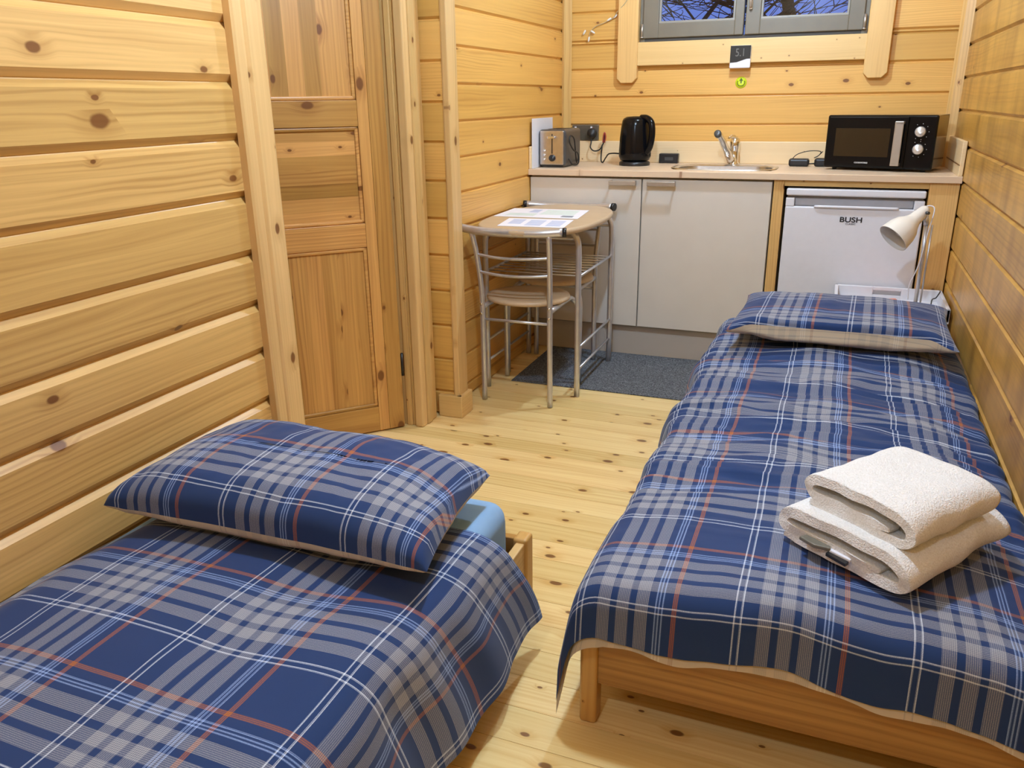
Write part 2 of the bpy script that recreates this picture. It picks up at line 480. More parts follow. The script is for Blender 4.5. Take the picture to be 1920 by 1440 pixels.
def nz(x, y, z=0.0):
    return noise.noise(Vector((x, y, z)))
def fbm(x, y, z=0.0, o=3):
    a, s, f = 0.0, 1.0, 1.0
    for _ in range(o):
        a += s * noise.noise(Vector((x * f, y * f, z + f))); s *= 0.5; f *= 2.0
    return a
def sstep(a, b, x):
    t = max(0.0, min(1.0, (x - a) / (b - a)))
    return t * t * (3 - 2 * t)

# ================================================================== SETTING
def logs(b, zs, a0, a1, face, side, axis, back=0.05, groove=0.010, ch=0.009, bid=None, cht=None):
    """a wall of stacked logs. zs: groove heights; face: coordinate of the visible face; side: +1 room lies towards + """
    for k in range(len(zs) - 1):
        z0, z1 = zs[k], zs[k + 1]
        g = groove * side
        poly = [(face - side * back, z0), (face - g, z0), (face - g * 0.85, z0 + 0.0015), (face, z0 + ch), (face, z1 - (cht or ch * 0.9)), (face - g * 0.9, z1 - 0.003), (face - g, z1), (face - side * back, z1)]
        b.prism(poly, a0, a1, axis)

def zlist(z0, p, lo, hi):
    k = math.floor((lo - z0) / p)
    out = []
    z = z0 + k * p
    while z < hi + p:
        out.append(min(max(z, lo), hi)); z += p
    return sorted(set(round(x, 5) for x in out))

# floor: long pine boards running across the room
b = B()
y = YF - 0.05
while y < YB + 0.1:
    w = 0.094
    b.box(-3.2, XR + 0.15, y, y + w, -0.03, 0.0, 0.0, bid=random.random())
    b.box(-3.2, XR + 0.15, y + w, y + w + 0.0012, -0.03, -0.0022, 0.0)
    y += w + 0.0012
struct(b.obj('floor', W_FLOOR), 'knotty pale pine board floor running across the cabin', 'floor')

b = B()
x = -3.2
while x < XR + 0.1:
    b.box(x, x + 0.118, YF - 0.1, YB + 0.1, ZC, ZC + 0.03, 0.003); x += 0.119
struct(b.obj('ceiling', W_CEIL), 'pine board ceiling', 'ceiling')

ZL = [0.0, 0.139, 0.277, 0.414, 0.557, 0.692, 0.829, 0.982, 1.126, 1.266, 1.404, 1.543, 1.682, 1.82, 1.96, 2.10, 2.24, ZC]
b = B(); logs(b, ZL, YF, 1.80, XN, 1, 'y', groove=0.016, ch=0.018, cht=0.017)
struct(b.obj('wall_left', W_LEFT), 'near left wall of stacked golden pine logs beside the low bed', 'wall')
# above the door opening and beyond it up to the partition end
b = B(); logs(b, [2.08, 2.24, ZC], 1.80, 2.66, XN, 1, 'y'); logs(b, zlist(0.100, 0.1385, 0.0, ZC), 2.66, 2.75, XN, 1, 'y')
struct(b.obj('wall_door', W_LEFT), 'pine log wall around the panelled door', 'wall')
# stub facing the camera between door and kitchen recess
b = B(); logs(b, zlist(0.100, 0.1385, 0.0, ZC), -1.60, -1.348, 2.762, -1, 'x', back=0.06)
struct(b.obj('wall_stub', W_BACK), 'short log wall end between the door and the kitchen corner', 'wall')
b = B(); logs(b, zlist(1.544, PITCH_LOG, 0.0, ZC), 2.822, YB, XK, 1, 'y')
struct(b.obj('wall_kitchen', W_KIT), 'pine log wall on the left of the kitchen corner behind the bistro table', 'wall')
b = B(); logs(b, zlist(1.4157, PITCH_LOG, 0.0, ZC), YF, YB + 0.05, XR, -1, 'y')
struct(b.obj('wall_right', W_RIGHT), 'darker varnished pine log wall along the right bed', 'wall')
b = B()
WX0, WX1, WZ0, WZ1 = -1.010, 0.042, 1.477, 2.07
zb = zlist(1.6244, PITCH_LOG, 0.0, ZC)
zb = sorted(set(zb + [WZ0, WZ1]))
full = [z for z in zb if z <= WZ0]
logs(b, full, XK - 0.1, XR + 0.1, YB, -1, 'x')
mid = [z for z in zb if WZ0 <= z <= WZ1]
logs(b, mid, XK - 0.1, WX0, YB, -1, 'x'); logs(b, mid, WX1, XR + 0.1, YB, -1, 'x')
logs(b, [z for z in zb if z >= WZ1], XK - 0.1, XR + 0.1, YB, -1, 'x')
struct(b.obj('wall_back', W_BACK), 'back log wall with the window above the kitchenette', 'wall')
b = B(); logs(b, zlist(1.6244, PITCH_LOG, 0.0, ZC), XN - 0.1, XR + 0.1, YF, 1, 'x')
struct(b.obj('wall_front', W_BACK), 'log wall behind the viewer', 'wall')
b = B(); b.box(-2.70, -2.66, 1.2, 3.4, 0, ZC); b.box(-2.7, -1.5, 1.16, 1.2, 0, ZC); b.box(-2.7, -1.5, 3.4, 3.44, 0, ZC)
struct(b.obj('wall_hall', M_HALL), 'plain wall of the small room beyond the door', 'wall')

# corner trims and skirting
b = B(); b.box(-1.352, -1.330, 2.752, 2.832, 0.0, ZC, 0.003); b.box(-1.356, -1.349, 2.756, 2.764, 0.0, ZC, 0.001)
struct(b.obj('trim_1', W_TRIMZY), 'upright pine corner board at the end of the short wall', 'trim')
b = B(); b.box(-1.42, -1.318, 2.738, 2.762, 0, 0.092, 0.004); b.box(-1.342, -1.316, 2.740, 2.846, 0, 0.092, 0.004)
struct(b.obj('baseboard_corner', W_TRIMX), 'pine skirting wrapped round the wall corner near the bistro chair', 'baseboard')
b = B(); b.prism([(XK, YB), (XK + 0.038, YB), (XK + 0.044, YB - 0.010), (XK + 0.012, YB - 0.040), (XK, YB - 0.036)], 1.0, ZC, 'z')
struct(b.obj('trim_2', W_TRIMZ), 'upright pine trim in the back left corner', 'trim')
b = B(); b.prism([(XR, YB), (XR - 0.044, YB), (XR - 0.048, YB - 0.010), (XR - 0.034, YB - 0.034), (XR, YB - 0.040)], 0.9, ZC, 'z')
struct(b.obj('trim_3', W_TRIMZ), 'upright pine trim in the back right corner', 'trim')

# door frame (architraves and jamb)
def architrave(y0, y1, name, label):
    b = B()
    # moulded profile across y, standing out from x = XN
    w = y1 - y0
    prof = [(XN, y0), (-1.424, y0), (-1.419, y0 + 0.006), (-1.419, y0 + w * 0.30), (-1.425, y0 + w * 0.36), (-1.417, y0 + w * 0.42), (-1.417, y1 - 0.012), (-1.424, y1), (XN, y1)]
    b.prism(prof, 0.0, 2.14, 'z')
    return struct(b.obj(name, W_TRIMZY), label, 'trim')
architrave(1.745, 1.868, 'trim_4', 'near pine architrave board left of the door')
b = B()
for i, (ya, yb_, xx) in enumerate([(2.600, 2.640, -1.420), (2.640, 2.676, -1.414), (2.676, 2.722, -1.420)]):
    b.box(XN - 0.01, xx, ya, yb_, 0.0, 2.14, 0.006, seg=3)
struct(b.obj('trim_5', W_TRIMZY), 'moulded pine architrave on the hinge side of the door', 'trim')
b = B(); b.box(XN, -1.418, 1.745, 2.722, 2.06, 2.16, 0.004)
struct(b.obj('trim_6', W_TRIMY), 'pine architrave over the door', 'trim')
b = B()
for xa, xb, yy in [(-1.520, -1.494, 2.614), (-1.494, -1.470, 2.606), (-1.470, -1.436, 2.612)]:
    b.box(xa, xb, yy, 2.66, 0.0, 2.08, 0.003)
b.box(-1.53, -1.445, 1.80, 1.835, 0, 2.08, 0.003); b.box(-1.53, -1.445, 1.8, 2.66, 2.05, 2.08, 0.003)
struct(b.obj('door_frame_1', W_TRIMZ), 'pine door jamb lining the doorway', 'door frame')

# ---------------- door leaf, ajar, hinged at its far side
door = thing('door_1', 'knotty pine panelled door standing ajar between two architraves', 'door', (-1.521, 2.607, 0.006), kind='structure')
door.rotation_euler = (0, 0, math.atan2(-0.737, -0.676))
# local x runs from the hinge along the leaf, local +y is the face away / towards the viewer
DW, DT = 0.70, 0.040
FY = DT
b = B()
b.box(0, 0.060, 0, DT, 0, 2.03, 0.002); b.box(0.0605, 0.100, 0, DT, 0, 2.03, 0.002)
b.obj('stile', W_DOORZ, door)
b = B(); b.box(DW - 0.1, DW - 0.05, 0, DT, 0, 2.03, 0.002); b.box(DW - 0.0495, DW, 0, DT, 0, 2.03, 0.002)
b.obj('stile', W_DOORZ, door)
for za, zb_, nm in [(0.0, 0.098, 'rail'), (0.715, 0.80, 'rail'), (1.13, 1.215, 'rail'), (1.93, 2.03, 'rail')]:
    b = B(); b.box(0.1, DW - 0.1, 0.001, DT - 0.001, za, zb_, 0.002)
    b.obj(nm, W_DOORX, door)
def panel(z0, z1, horiz):
    b = B()
    x0, x1 = 0.1, DW - 0.1
    if horiz:
        z = z0; h = (z1 - z0) / 7
        for k in range(7):
            b.box(x0, x1, 0.012, DT - 0.012, z, z + h, 0.0); z += h
    else:
        x = x0; w = (x1 - x0) / 9
        for k in range(9):
            ww = w
            b.box(x, x + ww, 0.012, DT - 0.012, z0, z1, 0.0); x += ww
    b.obj('panel', W_DOORX if horiz else W_DOORZ, door)
    # raised mouldings
    b = B()
    for (xa, xb, za, zc) in [(x0, x0 + 0.014, z0, z1), (x1 - 0.014, x1, z0, z1), (x0, x1, z0, z0 + 0.014), (x0, x1, z1 - 0.014, z1)]:
        b.box(xa, xb, 0.005, DT - 0.004, za, zc, 0.005, seg=3)
    b.obj('moulding', W_DOORX, door)
panel(0.098, 0.715, False); panel(0.80, 1.13, True); panel(1.215, 1.93, False)
for zz in (0.255, 1.75):
    b = B(); b.tube([(-0.004, DT + 0.002, zz - 0.045), (-0.004, DT + 0.002, zz + 0.045)], 0.0055, 10)
    b.obj('hinge', M_BLACK, door, 'black hinge')

# ---------------- window
win = thing('window_1', 'grey painted double casement window with dusk sky and bare branches behind', 'window', (-0.484, 4.30, WZ0), kind='structure')
O = (-0.484, 4.30, WZ0)
SY = 4.290
b = B(O)
b.box(WX0, WX0 + 0.028, SY + 0.012, 4.36, WZ0, WZ1, 0.002); b.box(WX1 - 0.028, WX1, SY + 0.012, 4.36, WZ0, WZ1, 0.002)
b.box(WX0, WX1, SY + 0.012, 4.36, WZ1 - 0.03, WZ1, 0.002)
b.obj('window_frame', M_GREYW, win)
b = B(O); b.box(WX0 + 0.027, WX1 - 0.027, SY + 0.010, 4.36, WZ0, WZ0 + 0.018, 0.001); b.obj('rebate', M_DARKG, win, 'dark gap strip under the sashes')
def sash(xa, xb, gxa, gxb, gz0):
    b = B(O)
    z0, z1 = 1.494, WZ1 - 0.022
    ytop = SY
    b.box(xa, gxa, ytop, 4.335, z0, z1, 0.004); b.box(gxb, xb, ytop, 4.335, z0, z1, 0.004)
    b.box(gxa - 0.002, gxb + 0.002, ytop, 4.335, z0, gz0, 0.004); b.box(gxa - 0.002, gxb + 0.002, ytop, 4.335, 1.99, z1, 0.004)
    s = b.obj('sash', M_GREYW, win)
    b = B(O)
    e = 0.010
    b.box(gxa, gxa + e, SY + 0.006, 4.32, gz0, 1.99, 0.003); b.box(gxb - e, gxb, SY + 0.006, 4.32, gz0, 1.99, 0.003)
    b.box(gxa, gxb, SY + 0.004, 4.32, gz0 - 0.002, gz0 + e, 0.003); b.box(gxa, gxb, SY + 0.006, 4.32, 1.98, 1.99, 0.003)
    b.obj('glazing_bead', M_GREYL, s)
    b = B(O); b.box(gxa + 0.004, gxb - 0.004, 4.315, 4.319, gz0 + 0.004, 1.986)
    b.obj('pane', M_GLASS, s)
    return s
s1 = sash(-0.992, -0.508, -0.915, -0.550, 1.560)
s2 = sash(-0.500, 0.022, -0.432, -0.044, 1.560)
for xx in (-0.995, 0.026):
    b = B(O); b.tube([(xx, SY - 0.003, 1.50), (xx, SY - 0.003, 1.56)], 0.006, 10); b.lathe([(0.0, 0), (0.008, 0.001), (0.009, 0.005), (0.0, 0.010)], 12, Matrix.Translation((xx, SY - 0.003, 1.495)), cap=False)
    b.obj('hinge', M_SATIN, win, 'silver casement hinge')
b = B(O); b.box(-0.486, -0.470, SY - 0.012, SY - 0.001, 1.60, 1.66, 0.004); b.tube([(-0.478, SY - 0.012, 1.62), (-0.478, SY - 0.03, 1.62), (-0.478, SY - 0.032, 1.72)], 0.006, 8, 4)
b.obj('window_handle', M_SATIN, win, 'brown grey window handle')
b = B(); b.box(-1.012, 0.046, 4.272, 4.302, 1.368, 1.477, 0.003)
struct(b.obj('trim_7', W_TRIMX), 'knotty pale pine apron board under the window', 'trim')
def cas(xa, xb, name, label):
    b = B(); c = 0.022
    b.prism([(xa, 2.2), (xa, 1.288 + c * 1.0), (xa + c, 1.288), (xb - c, 1.288), (xb, 1.288 + c), (xb, 2.2)], 4.262, 4.302, 'y', 0.003)
    return struct(b.obj(name, W_TRIMZ), label, 'trim')
cas(-1.112, -1.010, 'trim_8', 'left upright window casing board with chamfered foot')
cas(0.043, 0.145, 'trim_9', 'right upright window casing board with chamfered foot')

# ================================================================== OUTSIDE
def bare_tree(x, y, h, seed, name, label):
    rnd = random.Random(seed)
    t = thing(name, label, 'tree', (x, y, 0), group='bare trees outside the window')
    b = B((x, y, 0)); b2 = B((x, y, 0))
    def grow(p, d, L, r, lev):
        pts = [p]; q = p.copy(); dd = d.copy()
        n = 5
        for i in range(n):
            dd = (dd + Vector((rnd.uniform(-.28, .28), rnd.uniform(-.2, .2), rnd.uniform(-.18, .22)))).normalized()
            q = q + dd * L / n; pts.append(q.copy())
        rr = [r * (1 - 0.55 * i / n) for i in range(n + 1)]
        (b if lev == 0 else b2).tube(pts, rr, 6 if lev < 2 else 4)
        if lev >= 4: return
        for k in range(7 if lev else 9):
            i = rnd.randint(1 if lev else 2, n)
            a = rnd.uniform(0, 2 * pi)
            nd = (dd * 0.5 + Vector((cos(a) * 0.9, sin(a) * 0.45, rnd.uniform(-0.25, 0.6)))).normalized()
            grow(pts[i], nd, L * rnd.uniform(0.45, 0.68), max(0.005, rr[i] * 0.55), lev + 1)
    grow(Vector((x, y, -0.2)), Vector((0, 0, 1)), h, h * 0.022, 0)
    b.obj('trunk', M_BARK, t); b2.obj('branches', M_BARK, t)
    return t
bare_tree(-1.55, 6.6, 3.0, 3, 'bare_tree', 'leafless tree whose branches fill the left window pane')
bare_tree(-0.75, 12.5, 5.2, 11, 'bare_tree', 'leafless tree whose branches fill the right window pane')
b = B(); b.box(-12, 12, 4.6, 26, -0.5, -0.3)
struct(b.obj('ground', M_GROUND), 'dark ground outside the window', 'ground')

# ================================================================== KITCHENETTE
# worktop with a cut-out for the sink
SX0, SX1, SY0, SY1 = -0.735, -0.290, 3.875, 4.145
b = B()
b.box(XK, XR - 0.001, YC, SY0, WT - 0.028, WT, 0.002, bid=.2)
for xa, xb, ya, yb_ in ((XK, SX0, SY0, 4.28), (SX1, XR - 0.001, SY0, 4.28), (SX0, SX1, SY1, 4.28)):
    b.box(xa, xb, ya, yb_, WT - 0.028, WT, bid=.2)
tag(b.obj('worktop', W_TOP), 'long pinkish beige wood effect worktop with the sink set in it', 'worktop')
b = B(); b.box(XK + 0.004, XR - 0.004, 4.275, 4.292, WT, 1.006, 0.003)
tag(b.obj('upstand', W_UP), 'pale pine upstand strip along the back of the worktop', 'upstand')
b = B(); b.box(XR - 0.020, XR - 0.003, YC + 0.006, 4.27, WT, 1.036, 0.003)
tag(b.obj('upstand', W_UP), 'short pine upstand against the right wall beside the microwave', 'upstand')
b = B(); b.box(XK + 0.001, XK + 0.012, YC + 0.006, 4.27, WT, 1.004, 0.003)
tag(b.obj('upstand', W_UP), 'short pine upstand against the left wall beside the toaster', 'upstand')

YD = YC + 0.020
def cabinet(x0, x1, hx0, hx1, label, mirror=False):
    t = thing('base_cabinet', label, 'cabinet', ((x0 + x1) / 2, 4.0, 0), group=None)
    o = t.location.copy()
    b = B(o); b.box(x0 + 0.001, x0 + 0.017, YD + 0.020, 4.26, 0.15, WT - 0.030); b.box(x1 - 0.017, x1 - 0.001, YD + 0.020, 4.26, 0.15, WT - 0.030); b.box(x0 + 0.017, x1 - 0.017, 4.25, 4.26, 0.15, WT - 0.030); b.box(x0 + 0.017, x1 - 0.017, YD + 0.020, 4.25, 0.15, 0.168)
    b.box(x0 + 0.017, x1 - 0.017, YD + 0.020, YD + 0.05, WT - 0.06, WT - 0.030)
    b.box(x0 + 0.02, x0 + 0.05, YD + 0.10, YD + 0.13, 0, 0.15); b.box(x1 - 0.05, x1 - 0.02, YD + 0.10, YD + 0.13, 0, 0.15)
    b.box(x0 + 0.02, x0 + 0.05, 4.20, 4.23, 0, 0.15); b.box(x1 - 0.05, x1 - 0.02, 4.20, 4.23, 0, 0.15)
    b.obj('body', M_CARC, t)
    b = B(o); b.box(x0 + 0.003, x1 - 0.003, YD, YD + 0.018, 0.160, 0.862, 0.0015)
    d = b.obj('door', M_CREAM, t)
    b = B(o)
    b.box(hx0, hx1, YD - 0.040, YD - 0.032, 0.834, 0.856, 0.003)
    for xx in (hx0 + 0.004, hx1 - 0.010):
        b.box(xx, xx + 0.006, YD - 0.038, YD + 0.001, 0.834, 0.856, 0.0015)
    b.obj('handle', M_SATIN, d, 'satin metal bow handle')
    return t
cabinet(XK + 0.002, -0.850, -1.000, -0.872, 'cream kitchen base unit behind the bistro table')
cabinet(-0.850, -0.270, -0.820, -0.690, 'cream kitchen base unit under the sink next to the fridge')
b = B(); b.box(XK + 0.002, -0.272, YC + 0.066, YC + 0.082, 0.0, 0.146, 0.001)
b.box(-1.05, -1.02, YC + 0.060, YC + 0.067, 0.0, 0.146, 0.001)
tag(b.obj('plinth', M_PLINTH), 'beige plinth board under the cream kitchen units', 'plinth')

# timber surround of the fridge
fs = thing('fridge_surround', 'pine timber surround holding the white undercounter fridge', 'surround', (0.09, 3.8, 0))
o = fs.location.copy()
b = B(o); b.box(-0.266, -0.222, YD - 0.004, 4.26, 0, WT - 0.029, 0.002); b.obj('post', W_TRIMZ, fs)
b = B(o); b.box(0.345, XR - 0.004, YD - 0.004, YD + 0.02, 0, WT - 0.029, 0.002); b.box(0.345, 0.365, YD + 0.02, 4.26, 0, WT - 0.029); b.obj('post', W_TRIMZ, fs)
b = B(o); b.box(-0.222, 0.345, YD - 0.002, YD + 0.02, 0.846, WT - 0.029, 0.002); b.obj('rail', W_TRIMX, fs)

# fridge
FX0, FX1 = -0.210, 0.337
fr = thing('fridge', 'white undercounter fridge behind the reading lamp', 'fridge', ((FX0 + FX1) / 2, 4.0, 0))
o = fr.location.copy()
b = B(o); b.box(FX0 + 0.004, FX1 - 0.004, 3.815, 4.24, 0.012, 0.812, 0.004); b.obj('body', M_WHITE, fr)
b = B(o); b.box(FX0, FX1, 3.760, 4.24, 0.808, 0.838, 0.006, seg=3); b.obj('worktop', M_WHITE, fr)
b = B(o)
b.box(FX0, FX1, 3.765, 3.812, 0.055, 0.762, 0.006, seg=3)
b.box(FX0, FX0 + 0.036, 3.765, 3.812, 0.760, 0.798, 0.004); b.box(FX1 - 0.040, FX1, 3.765, 3.812, 0.760, 0.798, 0.004)
b.box(FX0 + 0.03, FX1 - 0.03, 3.800, 3.812, 0.760, 0.798)
fd = b.obj('door', M_WHITE, fr)
b = B(o)
pts = [(FX0 + 0.036, 3.786, 0.797), (FX0 + 0.040, 3.790, 0.770), (FX0 + 0.052, 3.785, 0.764)]
b.box(FX0 + 0.037, FX1 - 0.041, 3.788, 3.801, 0.763, 0.797, 0.003)
b.obj('grip_recess', M_FRIDGEGREY, fd, 'grey recessed grip strip')
b = B(o); b.tube([(FX0 + 0.125, 3.769, 0.762), (FX0 + 0.15, 3.761, 0.764), (FX1 - 0.13, 3.761, 0.764), (FX1 - 0.10, 3.769, 0.762)], 0.006, 10, 4)
b.obj('grip_lip', M_WHITE, fd)
text('logo', 'BUSH', 0.030, Vector((0.062, 3.7645, 0.711)) - o, (pi / 2, 0, 0), M_BLACK, fd, bold=True, sx=1.25)
text('logo', 'CLASSIC', 0.010, Vector((0.062, 3.7645, 0.694)) - o, (pi / 2, 0, 0), M_BLACK, fd, sx=1.1)
for xx in (FX0 + 0.04, FX1 - 0.04):
    for yy in (3.84, 4.2):
        b = B(o); b.lathe([(0.016, 0), (0.016, 0.014)], 12, Matrix.Translation((xx, yy, 0))); b.obj('foot', M_BLACK, fr)

# sink
sk = thing('sink', 'stainless steel sink set into the worktop under the tap', 'sink', ((SX0 + SX1) / 2, 4.01, WT))
o = sk.location.copy()
def rrect(x0, x1, y0, y1, r, n=8):
    out = []
    for cx, cy, a in ((x1 - r, y1 - r, 0), (x0 + r, y1 - r, pi / 2), (x0 + r, y0 + r, pi), (x1 - r, y0 + r, 3 * pi / 2)):
        for k in range(n + 1):
            t = a + k * pi / 2 / n
            out.append((cx + r * cos(t), cy + r * sin(t)))
    return out
def loops(b, lst, smooth=True, capend=False):
    bm = bmesh.new(); R = []
    for (poly, z) in lst:
        R.append([bm.verts.new((p[0], p[1], z)) for p in poly])
    for i in range(len(R) - 1):
        n = len(R[i])
        for k in range(n):
            f = bm.faces.new((R[i][k], R[i][(k + 1) % n], R[i + 1][(k + 1) % n], R[i + 1][k])); f.smooth = smooth
    if capend: bm.faces.new(R[-1])
    b._add(bm)
b = B(o)
x0, x1, y0, y1 = SX0, SX1, SY0, SY1
loops(b, [(rrect(x0 - 0.018, x1 + 0.018, y0 - 0.018, y1 + 0.018, 0.10), WT + 0.0005), (rrect(x0 - 0.017, x1 + 0.017, y0 - 0.017, y1 + 0.017, 0.10), WT + 0.004),
          (rrect(x0 - 0.002, x1 + 0.002, y0 - 0.002, y1 + 0.002, 0.09), WT + 0.0045), (rrect(x0 + 0.008, x1 - 0.008, y0 + 0.008, y1 - 0.008, 0.085), WT - 0.002)])
b.obj('rim', M_STEEL, sk)
b = B(o)
loops(b, [(rrect(x0 + 0.008, x1 - 0.008, y0 + 0.008, y1 - 0.008, 0.085), WT - 0.002), (rrect(x0 + 0.016, x1 - 0.016, y0 + 0.016, y1 - 0.016, 0.08), WT - 0.10),
          (rrect(x0 + 0.04, x1 - 0.04, y0 + 0.04, y1 - 0.04, 0.06), WT - 0.135)], True, True)
b.obj('bowl', M_STEEL, sk)
b = B(o); b.lathe([(0.03, 0), (0.028, 0.004), (0.012, 0.002), (0.0, 0.001)], 20, Matrix.Translation((-0.51, 4.01, WT - 0.135)), cap=False)
b.obj('drain', M_CHROME, sk)

# tap
TXc, TYc = -0.497, 4.212
tp = thing('tap', 'chrome mixer tap standing behind the sink', 'tap', (TXc, TYc, WT))
o = tp.location.copy()
b = B(o); b.lathe([(0.030, 0), (0.030, 0.006), (0.023, 0.012), (0.021, 0.07), (0.024, 0.085), (0.025, 0.105), (0.021, 0.122), (0.010, 0.130), (0.0, 0.131)], 24, Matrix.Translation((TXc, TYc, WT)))
b.obj('body', M_CHROME, tp)
b = B(o); b.tube([(TXc - 0.012, TYc - 0.012, WT + 0.02), (TXc - 0.028, TYc - 0.05, WT + 0.062), (TXc - 0.045, TYc - 0.10, WT + 0.112), (TXc - 0.058, TYc - 0.138, WT + 0.145), (TXc - 0.062, TYc - 0.150, WT + 0.152)], [0.020, 0.017, 0.015, 0.014], 14, 5)
s_ = b.obj('spout', M_CHROME, tp)
b = B(o); b.lathe([(0.014, -0.012), (0.017, -0.008), (0.017, 0.010), (0.011, 0.014), (0.0, 0.014)], 20, Matrix.Translation((TXc - 0.063, TYc - 0.156, WT + 0.150)) @ Matrix.Rotation(radians(70), 4, 'X'))
b.obj('aerator', M_DGREY, s_)
b = B(o); b.tube([(TXc + 0.002, TYc, WT + 0.124), (TXc - 0.012, TYc - 0.03, WT + 0.134), (TXc - 0.022, TYc - 0.06, WT + 0.128)], [0.011, 0.009, 0.006], 10, 4)
b.obj('lever', M_CHROME, tp)

# toaster
tx0, tx1, ty0, ty1 = -1.386, -1.250, 3.850, 4.110
to = thing('toaster', 'steel and black two slice toaster at the left end of the worktop', 'toaster', ((tx0 + tx1) / 2, 3.98, WT))
o = to.location.copy()
tz0, tz1 = WT + 0.006, WT + 0.178
b = B(o); b.box(tx0, tx1, ty0 + 0.006, ty1, tz0, tz1, 0.014, seg=3)
b.box(tx0 + 0.015, tx1 - 0.015, ty0 + 0.02, ty1 - 0.02, WT, WT + 0.012)
b.obj('body', M_DGREY, to)
b = B(o); b.box(tx0 + 0.008, tx1 - 0.008, ty0, ty0 + 0.008, tz0 + 0.008, tz1 - 0.006, 0.004); fp = b.obj('front_panel', M_STEEL, to, 'steel front panel')
b = B(o); b.box(tx0 + 0.068, tx0 + 0.073, ty0 - 0.0012, ty0, tz0 + 0.06, tz1 - 0.02); b.obj('lever_slot', M_BLACK, fp)
b = B(o); b.box(tx0 + 0.050, tx0 + 0.090, ty0 - 0.020, ty0 - 0.004, tz1 - 0.042, tz1 - 0.030, 0.004); b.box(tx0 + 0.066, tx0 + 0.074, ty0 - 0.008, ty0, tz1 - 0.042, tz1 - 0.030); b.obj('lever', M_CHROME, fp)
RX = Matrix.Rotation(radians(90), 4, 'X')
b = B(o); b.lathe([(0.016, 0), (0.016, 0.008), (0.013, 0.013), (0.0, 0.013)], 24, Matrix.Translation((tx0 + 0.072, ty0, tz0 + 0.040)) @ RX); b.obj('browning_knob', M_BLACK, fp)
for k in range(3):
    b = B(o); b.lathe([(0.0065, 0), (0.0065, 0.003), (0.005, 0.005), (0.0, 0.005)], 14, Matrix.Translation((tx0 + 0.032, ty0, tz0 + 0.034 + 0.020 * k)) @ RX); b.obj('button', M_CHROME, fp)
b = B(o)
for xx in (tx0 + 0.035, tx1 - 0.060):
    b = B(o); b.box(xx, xx + 0.026, ty0 + 0.05, ty1 - 0.05, tz1 - 0.001, tz1 + 0.0015); b.obj('bread_slot', M_BLACK, to)
b = B(o)
b.tube([(tx1 + 0.004, 4.06, WT + 0.03), (tx1 + 0.014, 4.00, WT + 0.015), (tx1 + 0.02, 3.96, WT + 0.06), (tx1 + 0.018, 3.94, WT + 0.13), (tx1 + 0.012, 3.90, WT + 0.148), (tx1 + 0.012, 3.885, WT + 0.12), (tx1 + 0.018, 3.93, WT + 0.08), (tx1 + 0.024, 3.985, WT + 0.06), (tx1 + 0.026, 3.99, WT + 0.015), (tx1 + 0.016, 3.93, WT + 0.010), (tx1 + 0.008, 3.88, WT + 0.04)], 0.0035, 8, 6)
b.obj('cord', M_RUBBER, to)

b = B((-1.388, 3.955, WT)); b.box(-1.3915, -1.3875, 3.772, 4.07, WT + 0.0005, 1.130, 0.0015)
tag(b.obj('white_board', M_WHITE), 'white rectangular board propped against the left wall behind the toaster', 'board')

# socket and kettle
so = thing('wall_socket', 'metal double wall socket on the back wall left of the kettle', 'socket', (-1.28, 4.288, 1.045))
o = so.location.copy()
b = B(o); b.box(-1.352, -1.206, 4.282, 4.296, 1.008, 1.088, 0.004); b.obj('faceplate', M_SOCKET, so)
for xx in (-1.325, -1.238):
    b = B(o); b.box(xx - 0.012, xx - 0.002, 4.2795, 4.283, 1.064, 1.078, 0.001); b.obj('switch', M_WHITE, so)
b = B((-1.238, 4.27, 1.045)); b.lathe([(0.024, 0), (0.025, 0.018), (0.020, 0.030), (0.0, 0.032)], 20, Matrix.Translation((-1.238, 4.2815, 1.046)) @ RX)
b.tube([(-1.238, 4.262, 1.03), (-1.238, 4.258, 1.0), (-1.236, 4.24, 0.975), (-1.215, 4.235, 0.958), (-1.185, 4.235, 0.965), (-1.165, 4.235, 0.998), (-1.160, 4.235, 1.025), (-1.158, 4.236, 1.045)], 0.0035, 8, 6)
b.tube([(-1.17, 4.23, 0.99), (-1.175, 4.23, 0.93), (-1.170, 4.22, 0.906), (-1.155, 4.20, 0.905), (-1.13, 4.16, 0.93), (-1.10, 4.12, 0.952), (-1.04, 4.10, 0.952), (-1.01, 4.08, 0.93)], 0.0035, 8, 6)
tag(b.obj('plug_and_lead', M_RUBBER), 'black plug and curling lead running from socket to kettle', 'cable')
b = B((-1.158, 4.235, 1.02)); b.tube([(-1.166, 4.228, 1.00), (-1.164, 4.226, 1.03), (-1.158, 4.226, 1.05), (-1.152, 4.228, 1.03), (-1.158, 4.229, 1.00)], 0.0035, 8, 5)
tag(b.obj('cable_tie', M_RED), 'small red tie looped round the kettle lead', 'cable tie')

